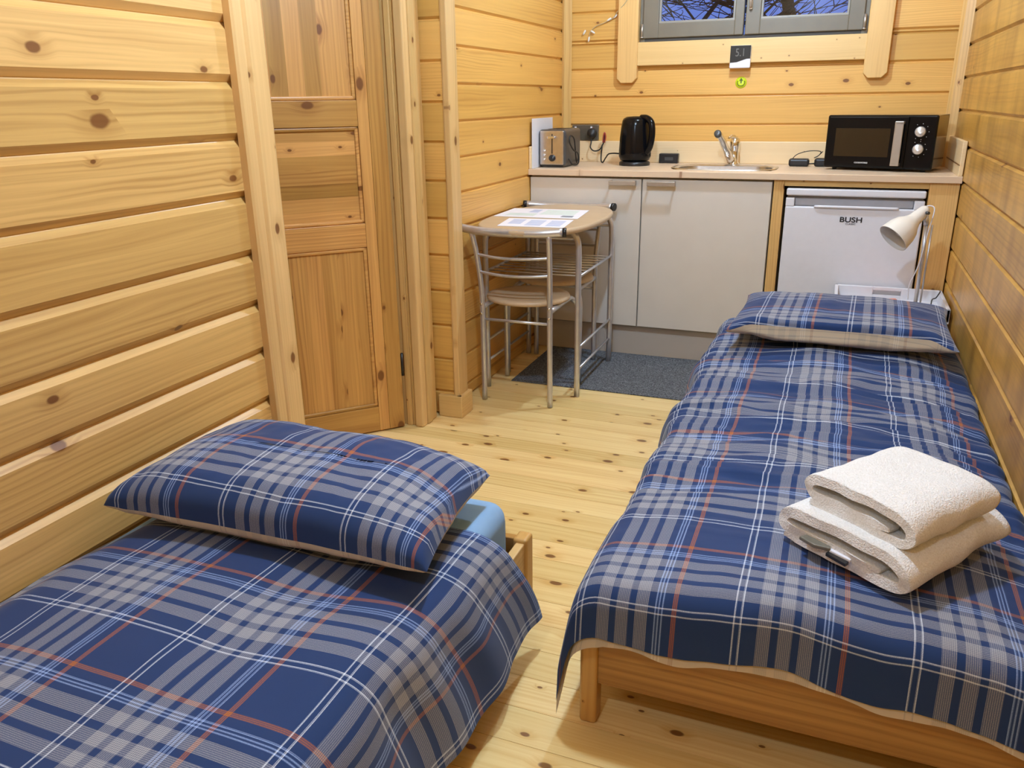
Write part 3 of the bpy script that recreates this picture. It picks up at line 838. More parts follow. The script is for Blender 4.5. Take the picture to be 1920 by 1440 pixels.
KX, KY = -0.962, 4.085
ke = thing('kettle', 'glossy black electric kettle on its round base', 'kettle', (KX, KY, WT))
o = ke.location.copy()
TR = Matrix.Translation((KX, KY, WT))
b = B(o); b.lathe([(0.074, 0), (0.076, 0.004), (0.076, 0.014), (0.070, 0.020), (0.0, 0.020)], 36, TR); b.obj('power_base', M_BLACK, ke)
b = B(o); b.lathe([(0.060, 0.022), (0.072, 0.026), (0.079, 0.045), (0.079, 0.07), (0.076, 0.13), (0.070, 0.19), (0.066, 0.212), (0.060, 0.222), (0.045, 0.230), (0.0, 0.233)], 40, TR)
b.obj('body', M_BLACKG, ke)
b = B(o); b.tube([(KX - 0.045, KY + 0.03, WT + 0.190), (KX - 0.060, KY + 0.042, WT + 0.206), (KX - 0.066, KY + 0.046, WT + 0.213)], [0.020, 0.014, 0.009], 12, 4); b.obj('spout', M_BLACKG, ke)
b = B(o); b.tube([(KX + 0.030, KY - 0.015, WT + 0.224), (KX + 0.062, KY - 0.035, WT + 0.222), (KX + 0.088, KY - 0.050, WT + 0.200), (KX + 0.094, KY - 0.054, WT + 0.150), (KX + 0.086, KY - 0.050, WT + 0.098), (KX + 0.070, KY - 0.040, WT + 0.070), (KX + 0.058, KY - 0.032, WT + 0.066)], 0.016, 14, 6)
b.obj('handle', M_BLACKG, ke)

b = B((-0.82, 4.255, WT)); b.box(-0.872, -0.775, 4.236, 4.272, WT + 0.0005, WT + 0.048, 0.004); 
bx = b.obj('black_box', M_BLACK); tag(bx, 'small black box standing on worktop between kettle and sink', 'box')
b = B((0, 0, 0)); b.box(-0.842 + 0.82, -0.80 + 0.82, -0.0205, -0.0185, 0.014, 0.030, 0.001); b.obj('window', M_DGREY, bx)

# adapters beside the microwave
pa = thing('power_adapter', 'black power adapter with thin lead, second left of the microwave', 'adapter', (-0.19, 4.17, WT))
o = pa.location.copy()
b = B(o); b.box(-0.236, -0.144, 4.145, 4.195, WT + 0.0005, WT + 0.036, 0.010, seg=3); b.obj('body', M_BLACK, pa)
b = B(o); b.tube([(-0.225, 4.17, WT + 0.03), (-0.20, 4.17, WT + 0.055), (-0.15, 4.17, WT + 0.070), (-0.10, 4.18, WT + 0.068), (-0.105, 4.19, WT + 0.05), (-0.125, 4.19, WT + 0.038), (-0.11, 4.20, WT + 0.045), (-0.09, 4.21, WT + 0.066)], 0.002, 6, 6); b.obj('lead', M_RUBBER, pa)
b = B((-0.09, 4.17, WT)); b.box(-0.122, -0.058, 4.150, 4.20, WT + 0.0005, WT + 0.038, 0.010, seg=3); b.tube([(-0.15, 4.165, WT + 0.012), (-0.12, 4.165, WT + 0.014)], 0.003, 6)
tag(b.obj('power_adapter', M_BLACK), 'black power adapter touching the left side of the microwave', 'adapter')

# microwave, turned a little to the left
ma = radians(-15)
mw = thing('microwave', 'black microwave oven with silver handle at the right end of the worktop', 'microwave', (0.352, 3.900, WT))
mw.rotation_euler = (0, 0, ma)
w, h, dd = 0.446, 0.232, 0.258
b = B(); b.box(-w + 0.003, -0.003, 0.016, dd, 0.012, h, 0.004)
b.obj('casing', M_MWSIDE, mw, 'shiny metal casing')
b = B(); b.box(-w, -0.0, 0, 0.018, 0.010, h + 0.001, 0.008, seg=3); b.obj('front_frame', M_BLACKG, mw)
b = B(); b.box(-w + 0.008, -w + 0.335, -0.008, 0.002, 0.016, h - 0.006, 0.004); md = b.obj('door', M_BLACKG, mw)
b = B(); b.box(-w + 0.042, -w + 0.268, -0.0088, -0.0076, 0.060, 0.178, 0.0004); b.obj('window', M_MWGLASS, md)
b = B(); b.prism([(-0.125, 0.030), (-0.160, 0.030), (-0.160, 0.205), (-0.125, 0.205)], -0.030, -0.022, 'y', 0.003)
b.box(-0.160, -0.125, -0.030, -0.006, 0.196, 0.208, 0.002); b.box(-0.160, -0.125, -0.030, -0.006, 0.026, 0.038, 0.002)
b.obj('handle', M_SATIN, md, 'silver vertical bar handle')
for zz in (0.166, 0.095):
    b = B(); b.lathe([(0.0215, 0), (0.0215, 0.010), (0.018, 0.016), (0.0, 0.017)], 28, Matrix.Translation((-0.062, 0.0, zz)) @ RX); b.obj('control_knob', M_KNOB, mw, 'silver control knob')
b = B()
for i, (zz) in enumerate((0.166, 0.095)):
    for k in range(7):
        a = radians(-60 + k * 40 - 60)
        b.lathe([(0.0014, 0), (0.0014, 0.0006), (0, 0.0006)], 8, Matrix.Translation((-0.062 + 0.032 * cos(a), -0.0002, zz + 0.032 * sin(a))) @ RX)
b.obj('dial_marks', M_WHITETXT, mw)
text('logo', 'COOKWORKS', 0.0085, (-w + 0.162, -0.0085, 0.034), (pi / 2, 0, 0), M_WHITETXT, md, bold=True)
for xx in (-w + 0.04, -0.04):
    for yy in (0.04, dd - 0.04):
        b = B(); b.lathe([(0.010, 0.0), (0.010, 0.013)], 10, Matrix.Translation((xx, yy, 0))); b.obj('foot', M_BLACK, mw)

# thermometer, sticker, string lights
th = thing('thermometer', 'small black and white digital thermometer fixed below the window', 'thermometer', (-0.507, 4.27, 1.395))
o = th.location.copy()
b = B(o); b.box(-0.555, -0.459, 4.250, 4.271, 1.344, 1.445, 0.005); b.obj('case', M_PAPER, th)
b = B(o); b.prism([(-0.554, 1.444), (-0.460, 1.444), (-0.460, 1.386), (-0.478, 1.385), (-0.500, 1.378), (-0.522, 1.371), (-0.554, 1.369)], 4.2485, 4.2505, 'y'); b.obj('display', M_SCREEN, th)
text('digits', '5.1', 0.050, Vector((-0.507, 4.2482, 1.412)) - o, (pi / 2, 0, 0), M_DIGIT, th, 0.0002, sx=0.8)
b = B(o); b.box(-0.550, -0.464, 4.271, 4.296, 1.350, 1.365); b.obj('bracket', M_PAPER, th)
st = thing('round_sticker', 'round yellow green sticker with dark arrow on wall under thermometer', 'sticker', (-0.500, 4.298, 1.280))
o = st.location.copy()
b = B(o); b.lathe([(0.027, 0), (0.027, 0.0010), (0, 0.0010)], 28, Matrix.Translation((-0.500, 4.3005, 1.280)) @ RX); b.obj('disc', M_YELLOW, st)
b = B(o)
b.prism([(-0.500, 1.302), (-0.509, 1.288), (-0.503, 1.288), (-0.503, 1.276), (-0.497, 1.276), (-0.497, 1.288), (-0.491, 1.288)], 4.2985, 4.2992, 'y')
b.tube([(-0.516, 4.299, 1.288), (-0.517, 4.299, 1.277), (-0.509, 4.299, 1.266), (-0.491, 4.299, 1.266), (-0.483, 4.299, 1.277), (-0.484, 4.299, 1.288)], 0.0018, 6, 5)
b.obj('symbol', M_OLIVE, st)
sl = thing('string_lights', 'clear string lights drooping on the wall left of the window', 'string lights', (-1.16, 4.28, 1.6))
o = sl.location.copy()
b = B(o); b.tube([(-1.04, 4.258, 1.72), (-1.076, 4.258, 1.66), (-1.12, 4.27, 1.62), (-1.145, 4.288, 1.594), (-1.19, 4.290, 1.575), (-1.235, 4.290, 1.560), (-1.262, 4.290, 1.535), (-1.268, 4.290, 1.518)], 0.0018, 6, 6)
b.obj('cord', M_WIRE, sl)
for (xa, za, ang) in ((-1.268, 1.508, 10), (-1.255, 1.538, -60), (-1.160, 1.592, 60), (-1.128, 1.607, 50), (-1.29, 1.540, 30)):
    b = B(o); b.lathe([(0.0035, -0.006), (0.005, 0.0), (0.0055, 0.010), (0.003, 0.019), (0, 0.020)], 10, Matrix.Translation((xa, 4.288, za)) @ Matrix.Rotation(radians(180 + ang), 4, 'Y')); b.obj('bulb', M_CLEAR, sl)

# ================================================================== BISTRO SET
TCX, TCY = -1.146, 3.31
ta = thing('bistro_table', 'small oval wood topped bistro table with silver tube frame', 'table', (TCX, TCY, 0))
o = ta.location.copy()
TH = 0.742
def oval(ax, ay, n=56, p=2.5):
    out = []
    for k in range(n):
        a = 2 * pi * k / n
        c_, s_ = cos(a), sin(a)
        out.append((TCX + ax * math.copysign(abs(c_) ** (2 / p), c_), TCY + ay * math.copysign(abs(s_) ** (2 / p), s_)))
    return out
bm_ = B(o)
loops(bm_, [(oval(0.236, 0.420), TH - 0.024), (oval(0.244, 0.428), TH - 0.018), (oval(0.246, 0.430), TH - 0.010), (oval(0.243, 0.427), TH - 0.002), (oval(0.238, 0.422), TH)], True)
bmx = bmesh.new(); bmx.faces.new([bmx.verts.new((p[0], p[1], TH)) for p in oval(0.238, 0.422)]); bm_._add(bmx)
bmx = bmesh.new(); bmx.faces.new([bmx.verts.new((p[0], p[1], TH - 0.024)) for p in oval(0.236, 0.420)][::-1]); bm_._add(bmx)
bm_.obj('tabletop', W_TABLE, ta)
LX0, LX1, LY0, LY1 = -1.372, -0.957, 3.14, 3.66
for (xx, yy) in ((LX0, LY0), (LX1, LY0), (LX0, LY1), (LX1, LY1)):
    sx = 1 if xx < TCX else -1
    b = B(o); b.tube([(xx, yy, 0.0 if yy == LY0 else 0.0055), (xx, yy, 0.50), (xx, yy, 0.62), (xx + sx * 0.006, yy, 0.675), (xx + sx * 0.030, yy, 0.706), (xx + sx * 0.065, yy, 0.7135)], 0.0125, 14, 5)
    b.obj('leg', M_TUBE, ta)
b = B(o)
for xx in (LX0, LX1):
    for zz in (0.522, 0.215, 0.12):
        b = B(o); b.tube([(xx, LY0, zz), (xx, LY1, zz)], 0.006, 10); b.obj('side_bar', M_TUBE, ta)
b = B(o); b.tube([(LX0, LY0, 0.680), (LX1, LY0, 0.680)], 0.006, 10); b.obj('cross_bar', M_TUBE, ta)
b = B(o); b.tube([(LX0, LY1, 0.660), (LX1, LY1, 0.660)], 0.006, 10); b.obj('cross_bar', M_TUBE, ta)
b = B(o)
for k in range(9):
    yy = LY0 + 0.03 + k * (LY1 - LY0 - 0.06) / 8
    b.tube([(LX0, yy, 0.522), (LX1, yy, 0.522)], 0.0035, 6)
b.obj('wire_shelf', M_TUBE, ta)

def make_chair(name, label, loc, rz):
    t = thing(name, label, 'chair', loc, group='silver tube bistro chairs')
    t.rotation_euler = (0, 0, rz)
    # local: chair faces +y, seat centre at 0,0
    R = 0.0112
    for sx in (-1, 1):
        b = B(); b.tube([(sx * 0.148, -0.155, 0.003), (sx * 0.147, -0.157, 0.25), (sx * 0.147, -0.158, 0.42), (sx * 0.149, -0.165, 0.52), (sx * 0.155, -0.188, 0.64), (sx * 0.161, -0.215, 0.727)], R, 12, 5)
        b.obj('rear_leg', M_TUBE, t)
        b = B(); b.tube([(sx * 0.172, 0.165, 0.006), (sx * 0.172, 0.162, 0.27), (sx * 0.168, 0.150, 0.362), (sx * 0.150, 0.120, 0.404), (sx * 0.146, 0.06, 0.410), (sx * 0.147, -0.15, 0.410)], R, 12, 5)
        b.obj('front_leg', M_TUBE, t)
    b = B(); b.lathe([(0.150, 0.0), (0.163, 0.004), (0.167, 0.012), (0.163, 0.021), (0.140, 0.0235), (0.0, 0.021)], 40, Matrix.Translation((0, -0.008, 0.4215)), sx=1.07)
    b.obj('seat', W_TABLE, t)
    b = B(); b.tube([(-0.214, -0.198, 0.737), (-0.12, -0.224, 0.732), (0, -0.233, 0.730), (0.12, -0.224, 0.732), (0.214, -0.198, 0.737)], 0.0165, 14, 6)
    tr = b.obj('top_rail', M_TUBE, t)
    for sx in (-1, 1):
        d = Vector((sx * 0.95, 0.30, -0.01)).normalized() * 0.012
        p = Vector((sx * 0.214, -0.198, 0.737))
        b = B(); b.tube([p - d * 0.2, p + d], 0.0178, 14); b.obj('end_cap', M_BLACK, tr, 'black end cap')
    for zz, yy in ((0.632, -0.186), (0.560, -0.172)):
        b = B(); b.tube([(-0.152, yy, zz), (-0.08, yy - 0.020, zz - 0.004), (0, yy - 0.028, zz - 0.006), (0.08, yy - 0.020, zz - 0.004), (0.152, yy, zz)], 0.0062, 10, 6)
        b.obj('back_slat', M_TUBE, t)
    b = B(); b.tube([(-0.147, -0.156, 0.358), (0.147, -0.156, 0.358)], 0.0062, 10); b.obj('stretcher', M_TUBE, t)
    for sx in (-1, 1):
        for zz in (0.385, 0.425):
            b = B(); b.lathe([(0.006, 0), (0.006, 0.004), (0.003, 0.007), (0, 0.007)], 10, Matrix.Translation((sx * 0.1475, -0.167, zz)) @ RX)
            b.obj('bolt', M_CHROME, t)
    return t
make_chair('bistro_chair', 'silver tube bistro chair on the near side of the oval table', (-1.170, 3.130, 0), 0)
make_chair('bistro_chair', 'silver tube bistro chair pushed under the far side by the cabinets', (-1.180, 3.498, 0.004), pi)

def sheet_of_paper(corners, label, inks):
    c0 = Vector((*corners[0], TH + 0.0008))
    t = thing('sheet_of_paper', label, 'paper', c0)
    o = c0
    b = B(o)
    bm = bmesh.new(); lo = [bm.verts.new((*c, TH + 0.0006)) for c in corners]; hi = [bm.verts.new((*c, TH + 0.0014)) for c in corners]
    bm.faces.new(hi); bm.faces.new(lo[::-1])
    for k in range(4): bm.faces.new((lo[k], lo[(k + 1) % 4], hi[(k + 1) % 4], hi[k]))
    b._add(bm); b.obj('page', M_PAPER, t)
    A, Bc, Cc, D = [Vector(c) for c in corners]
    for (u0, u1, v0, v1, m) in inks:
        def at(u, v): return (A.lerp(D, u)).lerp(Bc.lerp(Cc, u), v)
        b = B(o)
        bm = bmesh.new()
        n = 6
        for k in range(n):
            va, vb = v0 + (v1 - v0) * k / n, v0 + (v1 - v0) * (k + 0.62) / n
            bm.faces.new([bm.verts.new((*at(*q), TH + 0.0016)) for q in ((u0, va), (u1, va), (u1, vb), (u0, vb))])
        b._add(bm); b.obj('printing', m, t)
    return t
sheet_of_paper([(-1.375, 3.245), (-1.385, 3.520), (-1.030, 3.535), (-1.000, 3.255)], 'pale printed sheet at the back of the bistro table', [(0.30, 0.42, 0.55, 0.9, M_INKB), (0.48, 0.90, 0.35, 0.92, M_INKG), (0.78, 0.92, 0.12, 0.30, M_INKD), (0.1, 0.45, 0.15, 0.45, M_INKG)])
sheet_of_paper([(-1.250, 2.985), (-1.285, 3.205), (-1.005, 3.222), (-0.978, 3.002)], 'pale blue printed sheet at the front of the bistro table', [(0.10, 0.30, 0.3, 0.9, M_INKB), (0.38, 0.62, 0.15, 0.85, M_INKB), (0.70, 0.92, 0.15, 0.85, M_INKB)])

b = B((-0.86, 3.55, 0)); b.box(-1.300, -0.42, 3.236, 3.812, 0.0005, 0.0055, 0.002, mi=0)
tag(b.obj('rug', M_RUG), 'charcoal grey rug on the floor before the kitchen units', 'rug')

# ================================================================== BEDS
def bed(x0, x1, y0, y1, label, endmat):
    t = thing('bed', label, 'bed', ((x0 + x1) / 2, (y0 + y1) / 2, 0))
    o = t.location.copy()
    H = 0.228
    for (xx, yy) in ((x0, y0), (x1, y0), (x0, y1), (x1, y1)):
        sx = 1 if xx == x0 else -1; sy = 1 if yy == y0 else -1
        b = B(o)
        xa, xb = sorted((xx, xx + sx * 0.036)); ya, yb_ = sorted((yy, yy + sy * 0.045))
        b.box(xa, xb, ya, yb_, 0.0, H, 0.0075, seg=4)
        b.obj('leg', W_BEDZ, t)
    for (yy, sy) in ((y0, 1), (y1, -1)):
        b = B(o); ya, yb_ = sorted((yy + sy * 0.008, yy + sy * 0.028))
        b.box(x0 + 0.034, x1 - 0.034, ya, yb_, 0.098, 0.218, 0.003)
        b.obj('end_board', endmat, t)
    for (xx, sx) in ((x0, 1), (x1, -1)):
        b = B(o); xa, xb = sorted((xx + sx * 0.006, xx + sx * 0.028))
        b.box(xa, xb, y0 + 0.043, y1 - 0.043, 0.098, 0.218, 0.003)
        b.obj('side_rail', W_BEDY, t)
    n = 12
    for k in range(n):
        yy = y0 + 0.09 + k * (y1 - y0 - 0.18) / (n - 1)
        b = B(o); b.box(x0 + 0.03, x1 - 0.03, yy - 0.03, yy + 0.03, 0.118, 0.132)
        b.obj('slat', W_BEDX, t)
    return t
bed(-0.380, 0.450, 1.292, 3.345, 'low pine bed frame along the right wall', W_BEDX)
bed(-1.432, -0.596, -0.440, 1.612, 'low pine bed frame along the left wall', W_BEDX)

def mattress(x0, x1, y0, y1, z0, z1, label, mat):
    b = B(((x0 + x1) / 2, (y0 + y1) / 2, z0))
    b.box(x0, x1, y0, y1, z0, z1, 0.045, seg=5)
    o = b.obj('mattress', mat)
    for p in o.data.polygons: p.use_smooth = True
    m = o.modifiers.new('w', 'WEIGHTED_NORMAL')
    return tag(o, label, 'mattress')
mattress(-0.340, 0.412, 1.335, 3.30, 0.1325, 0.305, 'cream mattress under the right bed duvet', M_MATT)
mattress(-1.392, -0.634, -0.395, 1.565, 0.1325, 0.335, 'mattress in a light blue fitted sheet on the left bed', M_BLUESHEET)

def edge(d, r, th):
    if d <= 0: return 0.0, 0.0
    if d < r * th: return r * sin(d / r), r * (1 - cos(d / r))
    e = d - r * th
    return r * sin(th) + e * cos(th), r * (1 - cos(th)) + e * sin(th)

def make_duvet(name, label, x0, x1, y0, y1, ztop, Ll, Lr, Lf, thl, thr, thf, rl, rr_, rf, pu0, pv0, wr, dropvar, headcut, mat_top, mat_rev, zfun, du=0.0105, crease=0.0):
    """cloth laid over x0..x1, y0..y1 (foot at y0). L*: overhang lengths (left, right, foot); th*: hang angles; r*: bend radii"""
    t = thing(name, label, 'duvet', ((x0 + x1) / 2, (y0 + y1) / 2, ztop))
    S = Ll + (x1 - x0) + Lr; T = Lf + (y1 - y0)
    ns, nt = int(S / du), int(T / du)
    def surf(s, q, off=0.0, ext=0.0):
        # s: 0..S from the left hem, q: 0..T from the foot hem
        dl = Ll - s; dr = s - (Ll + x1 - x0); df = Lf - q
        xm = x0 + min(max(s - Ll, 0), x1 - x0); ym = y0 + max(q - Lf, 0)
        kl, kr, kf = dropvar(xm, ym)
        dl *= kl; dr *= kr; df = df * kf + (ext if df > 0 else 0) * sstep(0, Lf, df)
        if dl > 0: dl += ext * sstep(0, max(Ll, .01), dl)
        ol, zl = edge(dl, rl, thl); orr, zr = edge(dr, rr_, thr); of, zf = edge(df, rf, thf)
        x = xm - ol + orr; y = ym - of
        # head hem cut (slanting top edge)
        z = zfun(xm, ym) - zl - zr - zf
        h, hx, hy = wr(xm, ym, dl, dr, df)
        x += hx; y += hy; z += h
        n = Vector((0, 0, 1))
        if dl > 0: n = Vector((-sin(min(dl / rl, thl)), 0, cos(min(dl / rl, thl))))
        if dr > 0: n = Vector((sin(min(dr / rr_, thr)), 0, cos(min(dr / rr_, thr))))
        if df > 0:
            nf = Vector((0, -sin(min(df / rf, thf)), cos(min(df / rf, thf))))
            n = (n + nf).normalized() if (dl > 0 or dr > 0) else nf
        y += headcut(xm, dl, dr) * sstep(0.5, 1.0, (q - Lf) / (y1 - y0)) 
        p = Vector((x, y, z)) - n * off
        if p.z < 0.006: p.z = 0.006 + 0.004 * nz(x * 30, y * 30)
        return p
    P, UV, Q = [], [], []
    for i in range(ns + 1):
        s = S * i / ns; row, ru, rq = [], [], []
        for j in range(nt + 1):
            q = T * j / nt
            pt = surf(s, q)
            vy = crease * fbm(pt.x * 2.4, pt.y * 13.0, 6.6, 3) * sstep(1.4, 1.9, pt.y)
            row.append(pt); ru.append((s - Ll - pu0 + 0.3 * vy, -(q - Lf) + pv0 + vy))
            e = min(i, ns - i, j, nt - j)
            rq.append(surf(s, q, 0.004 + 0.014 * min(1, e / 7), 0.014 + 0.012 * nz(s * 9.0, q * 3.0, 4.4)))
        P.append(row); UV.append(ru); Q.append(rq)
    sheet_mesh('cover', P, UV, mat_top, t, t.location)
    for i in (0, ns):
        for j in range(nt + 1): Q[i][j] = Q[i][j]
    sheet_mesh('lining', Q, UV, mat_rev, t, t.location, True)
    return t

PL_R = plaid('navy_plaid_right', 0.2885, 0.311)
PL_L = plaid('navy_plaid_left', 0.297, 0.312)
PL_REV = plaid('beige_plaid_reverse', 0.2885, 0.311, reverse=True)

# right bed ---------------------------------------------------------
def zf_r(x, y):
    c = (x - 0.03) / 0.40
    z = 0.350 + 0.024 * (1 - min(1, abs(c)) ** 2.2)
    z += 0.012 * fbm(x * 3.1, y * 2.3, 1.7, 2)
    z += 0.018 * sstep(2.4, 3.0, y)
    z -= 0.012 * sstep(0.30, 0.43, x)
    return z
def wr_r(x, y, dl, dr, df):
    # cross creases of the ironed cloth, mostly over the middle and far half
    A = 0.0110 * sstep(1.42, 1.85, y) * (1.0 - 0.4 * sstep(2.6, 3.0, y))
    w = fbm(x * 2.2 + 0.7 * nz(y * 4, 3.1), y * 15.5, 4.2, 3)
    w2 = nz(x * 3.6, y * 31.0, 9.0)
    h = A * (w * 1.5 + 0.9 * (1 - 2 * abs(w2)) + 0.5 * nz(x * 5.0, y * 52.0, 3.0)) + 0.0022 * fbm(x * 14, y * 11, 2.0, 2)
    hx = hy = 0.0
    if dl > 0:
        f = sstep(0, 0.12, dl)
        hx = f * (0.040 * nz(y * 4.2, 8.8) + 0.018 * nz(y * 11.0, 2.2)) * sstep(1.25, 1.7, y) - f * 0.010 * sstep(1.6, 1.3, y)
    if df > 0:
        f = sstep(0, 0.15, df)
        hy = f * (0.010 * nz(x * 6.0, 5.5) + 0.007 * nz(x * 14.0, 1.5))
    return h, hx, hy
def dv_r(x, y):
    kl = 0.95 + 0.20 * nz(y * 3.0, 7.7) + 0.12 * sstep(1.8, 1.32, y)
    kf = 0.93 + 0.10 * nz(x * 7.0, 3.3) + 0.10 * sstep(-0.05, 0.40, x) - 0.06 * sstep(-0.1, -0.3, x)
    return kl, 1.0, kf
make_duvet('duvet', 'navy, grey and orange plaid duvet on the right bed under the towels', -0.330, 0.418, 1.312, 3.28, 0.36,
           0.185, 0.045, 0.165, radians(80), radians(70), radians(83), 0.055, 0.04, 0.055, 0.135 + 0.0, 0.118, wr_r, dv_r,
           lambda x, a, c: 0.0, PL_R, PL_REV, zf_r, 0.0095, 0.012)

# left bed ----------------------------------------------------------
def zf_l(x, y):
    c = (x + 1.02) / 0.43
    z = 0.345 + 0.030 * (1 - min(1, abs(c)) ** 2.0)
    z += 0.010 * fbm(x * 2.6, y * 2.2, 6.1, 2)
    z -= 0.045 * sstep(-1.30, -1.44, x)
    z -= 0.012 * sstep(0.95, 1.2, y)
    return z
def wr_l(x, y, dl, dr, df):
    h = 0.0028 * fbm(x * 5, y * 6, 3.3, 2) + 0.004 * nz(x * 2.5, y * 9.0, 1.1) * sstep(0.5, 0.9, y)
    hx = hy = 0.0
    if dr > 0:
        f = sstep(0, 0.22, dr)
        hx = f * (0.022 * nz(y * 5.0, 4.1) + 0.012 * nz(y * 11.0, 9.2)) + 0.008 * f * sstep(1.0, 1.4, y)
    return h, hx, hy
def dv_l(x, y):
    return 1.0, 0.98 + 0.09 * nz(y * 3.0, 1.7) - 0.10 * sstep(0.9, 1.3, y), 1.0
make_duvet('duvet', 'navy, grey and orange plaid duvet spread over the left bed', -1.402, -0.665, -0.42, 1.330, 0.36,
           0.025, 0.345, 0.10, radians(60), radians(77), radians(80), 0.03, 0.085, 0.05, -1.050 + 1.402, 1.457, wr_l, dv_l,
           lambda x, a, c: 0.06 * sstep(-0.9, -0.62, x) + 0.10 * sstep(0.0, 0.3, c), PL_L, PL_REV, zf_l)

# pillows -----------------------------------------------------------
def pillow(name, label, cx, cy, ax, ay, rz, zbase, hT, hB, mats, u0, v0, open_end=0.0, lip=0.0, seed=0, ex=0.5, skew=0.0):
    t = thing(name, label, 'pillow', (cx, cy, zbase))
    n1, n2 = 90, 72
    R = Matrix.Rotation(rz, 4, 'Z')
    def mk(sign, nm, mat, k=1.0, op=0.0, lp=0.0):
        P, UV = [], []
        for i in range(n1 + 1):
            u = -1 + 2 * i / n1; row, ru = [], []
            for j in range(n2 + 1):
                v = -1 + 2 * j / n2
                # denser rows near the seams
                v = math.copysign(1 - (1 - abs(v)) ** 1.35, v)
                fu = max(0.0, 1 - abs(u) ** 3.2); fv = max(0.0, 1 - abs(v) ** 2.8)
                if op and u > 0: fu = max(fu, op)
                f = (fu ** ex) * (fv ** ex)
                x = ax * k * u * (1 - 0.045 * (1 - v * v) * abs(u) ** 3)
                y = ay * k * v * (1 - 0.060 * (1 - u * u) * abs(v) ** 3)
                x += -skew * v * (u + 1) / 2; y += skew * 0.35 * (u + 1) * (1 if v < 0 else -0.3)
                h = (hT if sign > 0 else hB) * k
                wv = 0.0045 * fbm(x * 9 + seed, y * 9, seed, 3) + 0.006 * nz(x * 4, y * 22, seed + 3) * sstep(0.5, 1.0, abs(v)) + 0.007 * nz(x * 24, y * 5, seed + 5) * sstep(0.6, 1.0, abs(u))
                z = sign * h * f + wv * (0.3 + f)
                if lp:
                    # front seam rides up, the underside bulges out below it
                    w_ = sstep(-0.55, -1.0, v) * sstep(1.0, 0.75, abs(u))
                    z += lp * w_
                    y += 0.030 * w_ if sign > 0 else 0.030 * w_ - 0.030 * sin(pi * min(1, (1 + v) / 0.35)) * sstep(1.0, 0.75, abs(u))
                row.append(Vector((cx, cy, zbase)) + R @ Vector((x, y, z)))
                al = (h * 0.9) * (1 - f)
                ru.append((x * (1 + 0.10 * abs(u) ** 4) + u0, -(y + math.copysign(1, v) * al * abs(v) ** 2.0 * 0.8) + v0))
            P.append(row); UV.append(ru)
        return sheet_mesh(nm, P, UV, mat, t, t.location, sign < 0)
    mk(1, 'pillowcase_top', mats[0], 1.0, open_end, lip); mk(-1, 'pillowcase_underside', mats[1], 1.0, open_end, lip)
    if open_end:
        mk(1, 'pillow_insert', M_MATT, 0.92); mk(-1, 'pillow_insert', M_MATT, 0.92)
    return t
PL_P1 = plaid('navy_plaid_left_pillow', 0.285, 0.32)
PL_P2 = plaid('navy_plaid_right_pillow', 0.30, 0.34)
pillow('pillow', 'plump navy plaid pillow on the left bed', -1.006, 1.306, 0.368, 0.214, radians(-0.5), 0.414, 0.098, 0.044, (PL_P1, PL_REV), 0.18, 0.02, 0.0, 0.0, 1.3, 0.36, 0.026)
pillow('pillow', 'plaid pillow with beige underside at the head of the right bed', 0.055, 3.03, 0.360, 0.285, radians(-2), 0.456, 0.056, 0.058, (PL_P2, PL_REV), 0.08, -0.08, 0.0, 0.020, 5.1, 0.42)

# towels ------------------------------------------------------------
def towel(name, label, corner, wdir, W, L, H, thick, z0, seed):
    """folded towel: a thick sheet wound in a flat spiral, seen end-on along wdir"""
    wd = Vector((*wdir, 0)).normalized(); ld = Vector((-wd.y, wd.x, 0))
    if ld.y < 0: ld = -ld
    c = Vector((*corner, z0))
    th = thick
    ctrl = [(W * 0.80, H * 0.36), (W * 0.45, H * 0.34), (W * 0.12, H * 0.34), (W * 0.035, H * 0.52), (W * 0.10, H * 0.80), (W * 0.30, H - th * 0.6), (W * 0.62, H - th * 0.5), (W * 0.88, H - th * 0.8),
            (W * 0.985, H * 0.52), (W * 0.93, th * 0.62), (W * 0.62, th * 0.52), (W * 0.30, th * 0.52), (W * 0.06, th * 0.55)]
    path = catmull([Vector((a, b_, 0)) for a, b_ in ctrl], 7)
    n = len(path)
    outl, inl = [], []
    for i, p in enumerate(path):
        a = path[max(0, i - 1)]; d = path[min(n - 1, i + 1)]
        T = (d - a).normalized(); N = Vector((-T.y, T.x, 0))
        e = min(i, n - 1 - i) / 3.0
        hh = th * 0.5 * min(1, 0.45 + 0.55 * e)
        outl.append(p + N * hh); inl.append(p - N * hh)
    poly = outl + inl[::-1]
    m = 46
    bm = bmesh.new(); rings = []
    for k in range(m + 1):
        v = k / m
        rr = []
        edge_in = 0.010 * (1 - min(1, v / 0.05)) ** 2 + 0.012 * (1 - min(1, (1 - v) / 0.08)) ** 2
        for p in poly:
            # round the ends a little and let the folds wander along the length
            px = p.x + 0.010 * nz(v * 3 + seed, p.y * 20) ; pz = p.y + 0.005 * nz(v * 5 + seed, p.x * 12, 4)
            pz = H * 0.5 + (pz - H * 0.5) * (1 - edge_in * 8) * (1 + 0.05 * sin(v * 3.1 + seed))
            q = c + wd * px + ld * (v * L + 0.006 * nz(px * 20, pz * 30, seed)) + Vector((0, 0, max(0.0015, pz)))
            rr.append(bm.verts.new(q))
        rings.append(rr)
    N_ = len(poly)
    for k in range(m):
        for i in range(N_):
            f = bm.faces.new((rings[k][i], rings[k][(i + 1) % N_], rings[k + 1][(i + 1) % N_], rings[k + 1][i])); f.smooth = True
    for R_ in (rings[0], rings[-1]):
        for i in range(n - 1):
            bm.faces.new((R_[i], R_[i + 1], R_[N_ - 2 - i], R_[N_ - 1 - i]))
    b = B(c); b._add(bm)
    return tag(b.obj(name, M_TOWEL), label, 'towel', group='folded white towels on the right bed')
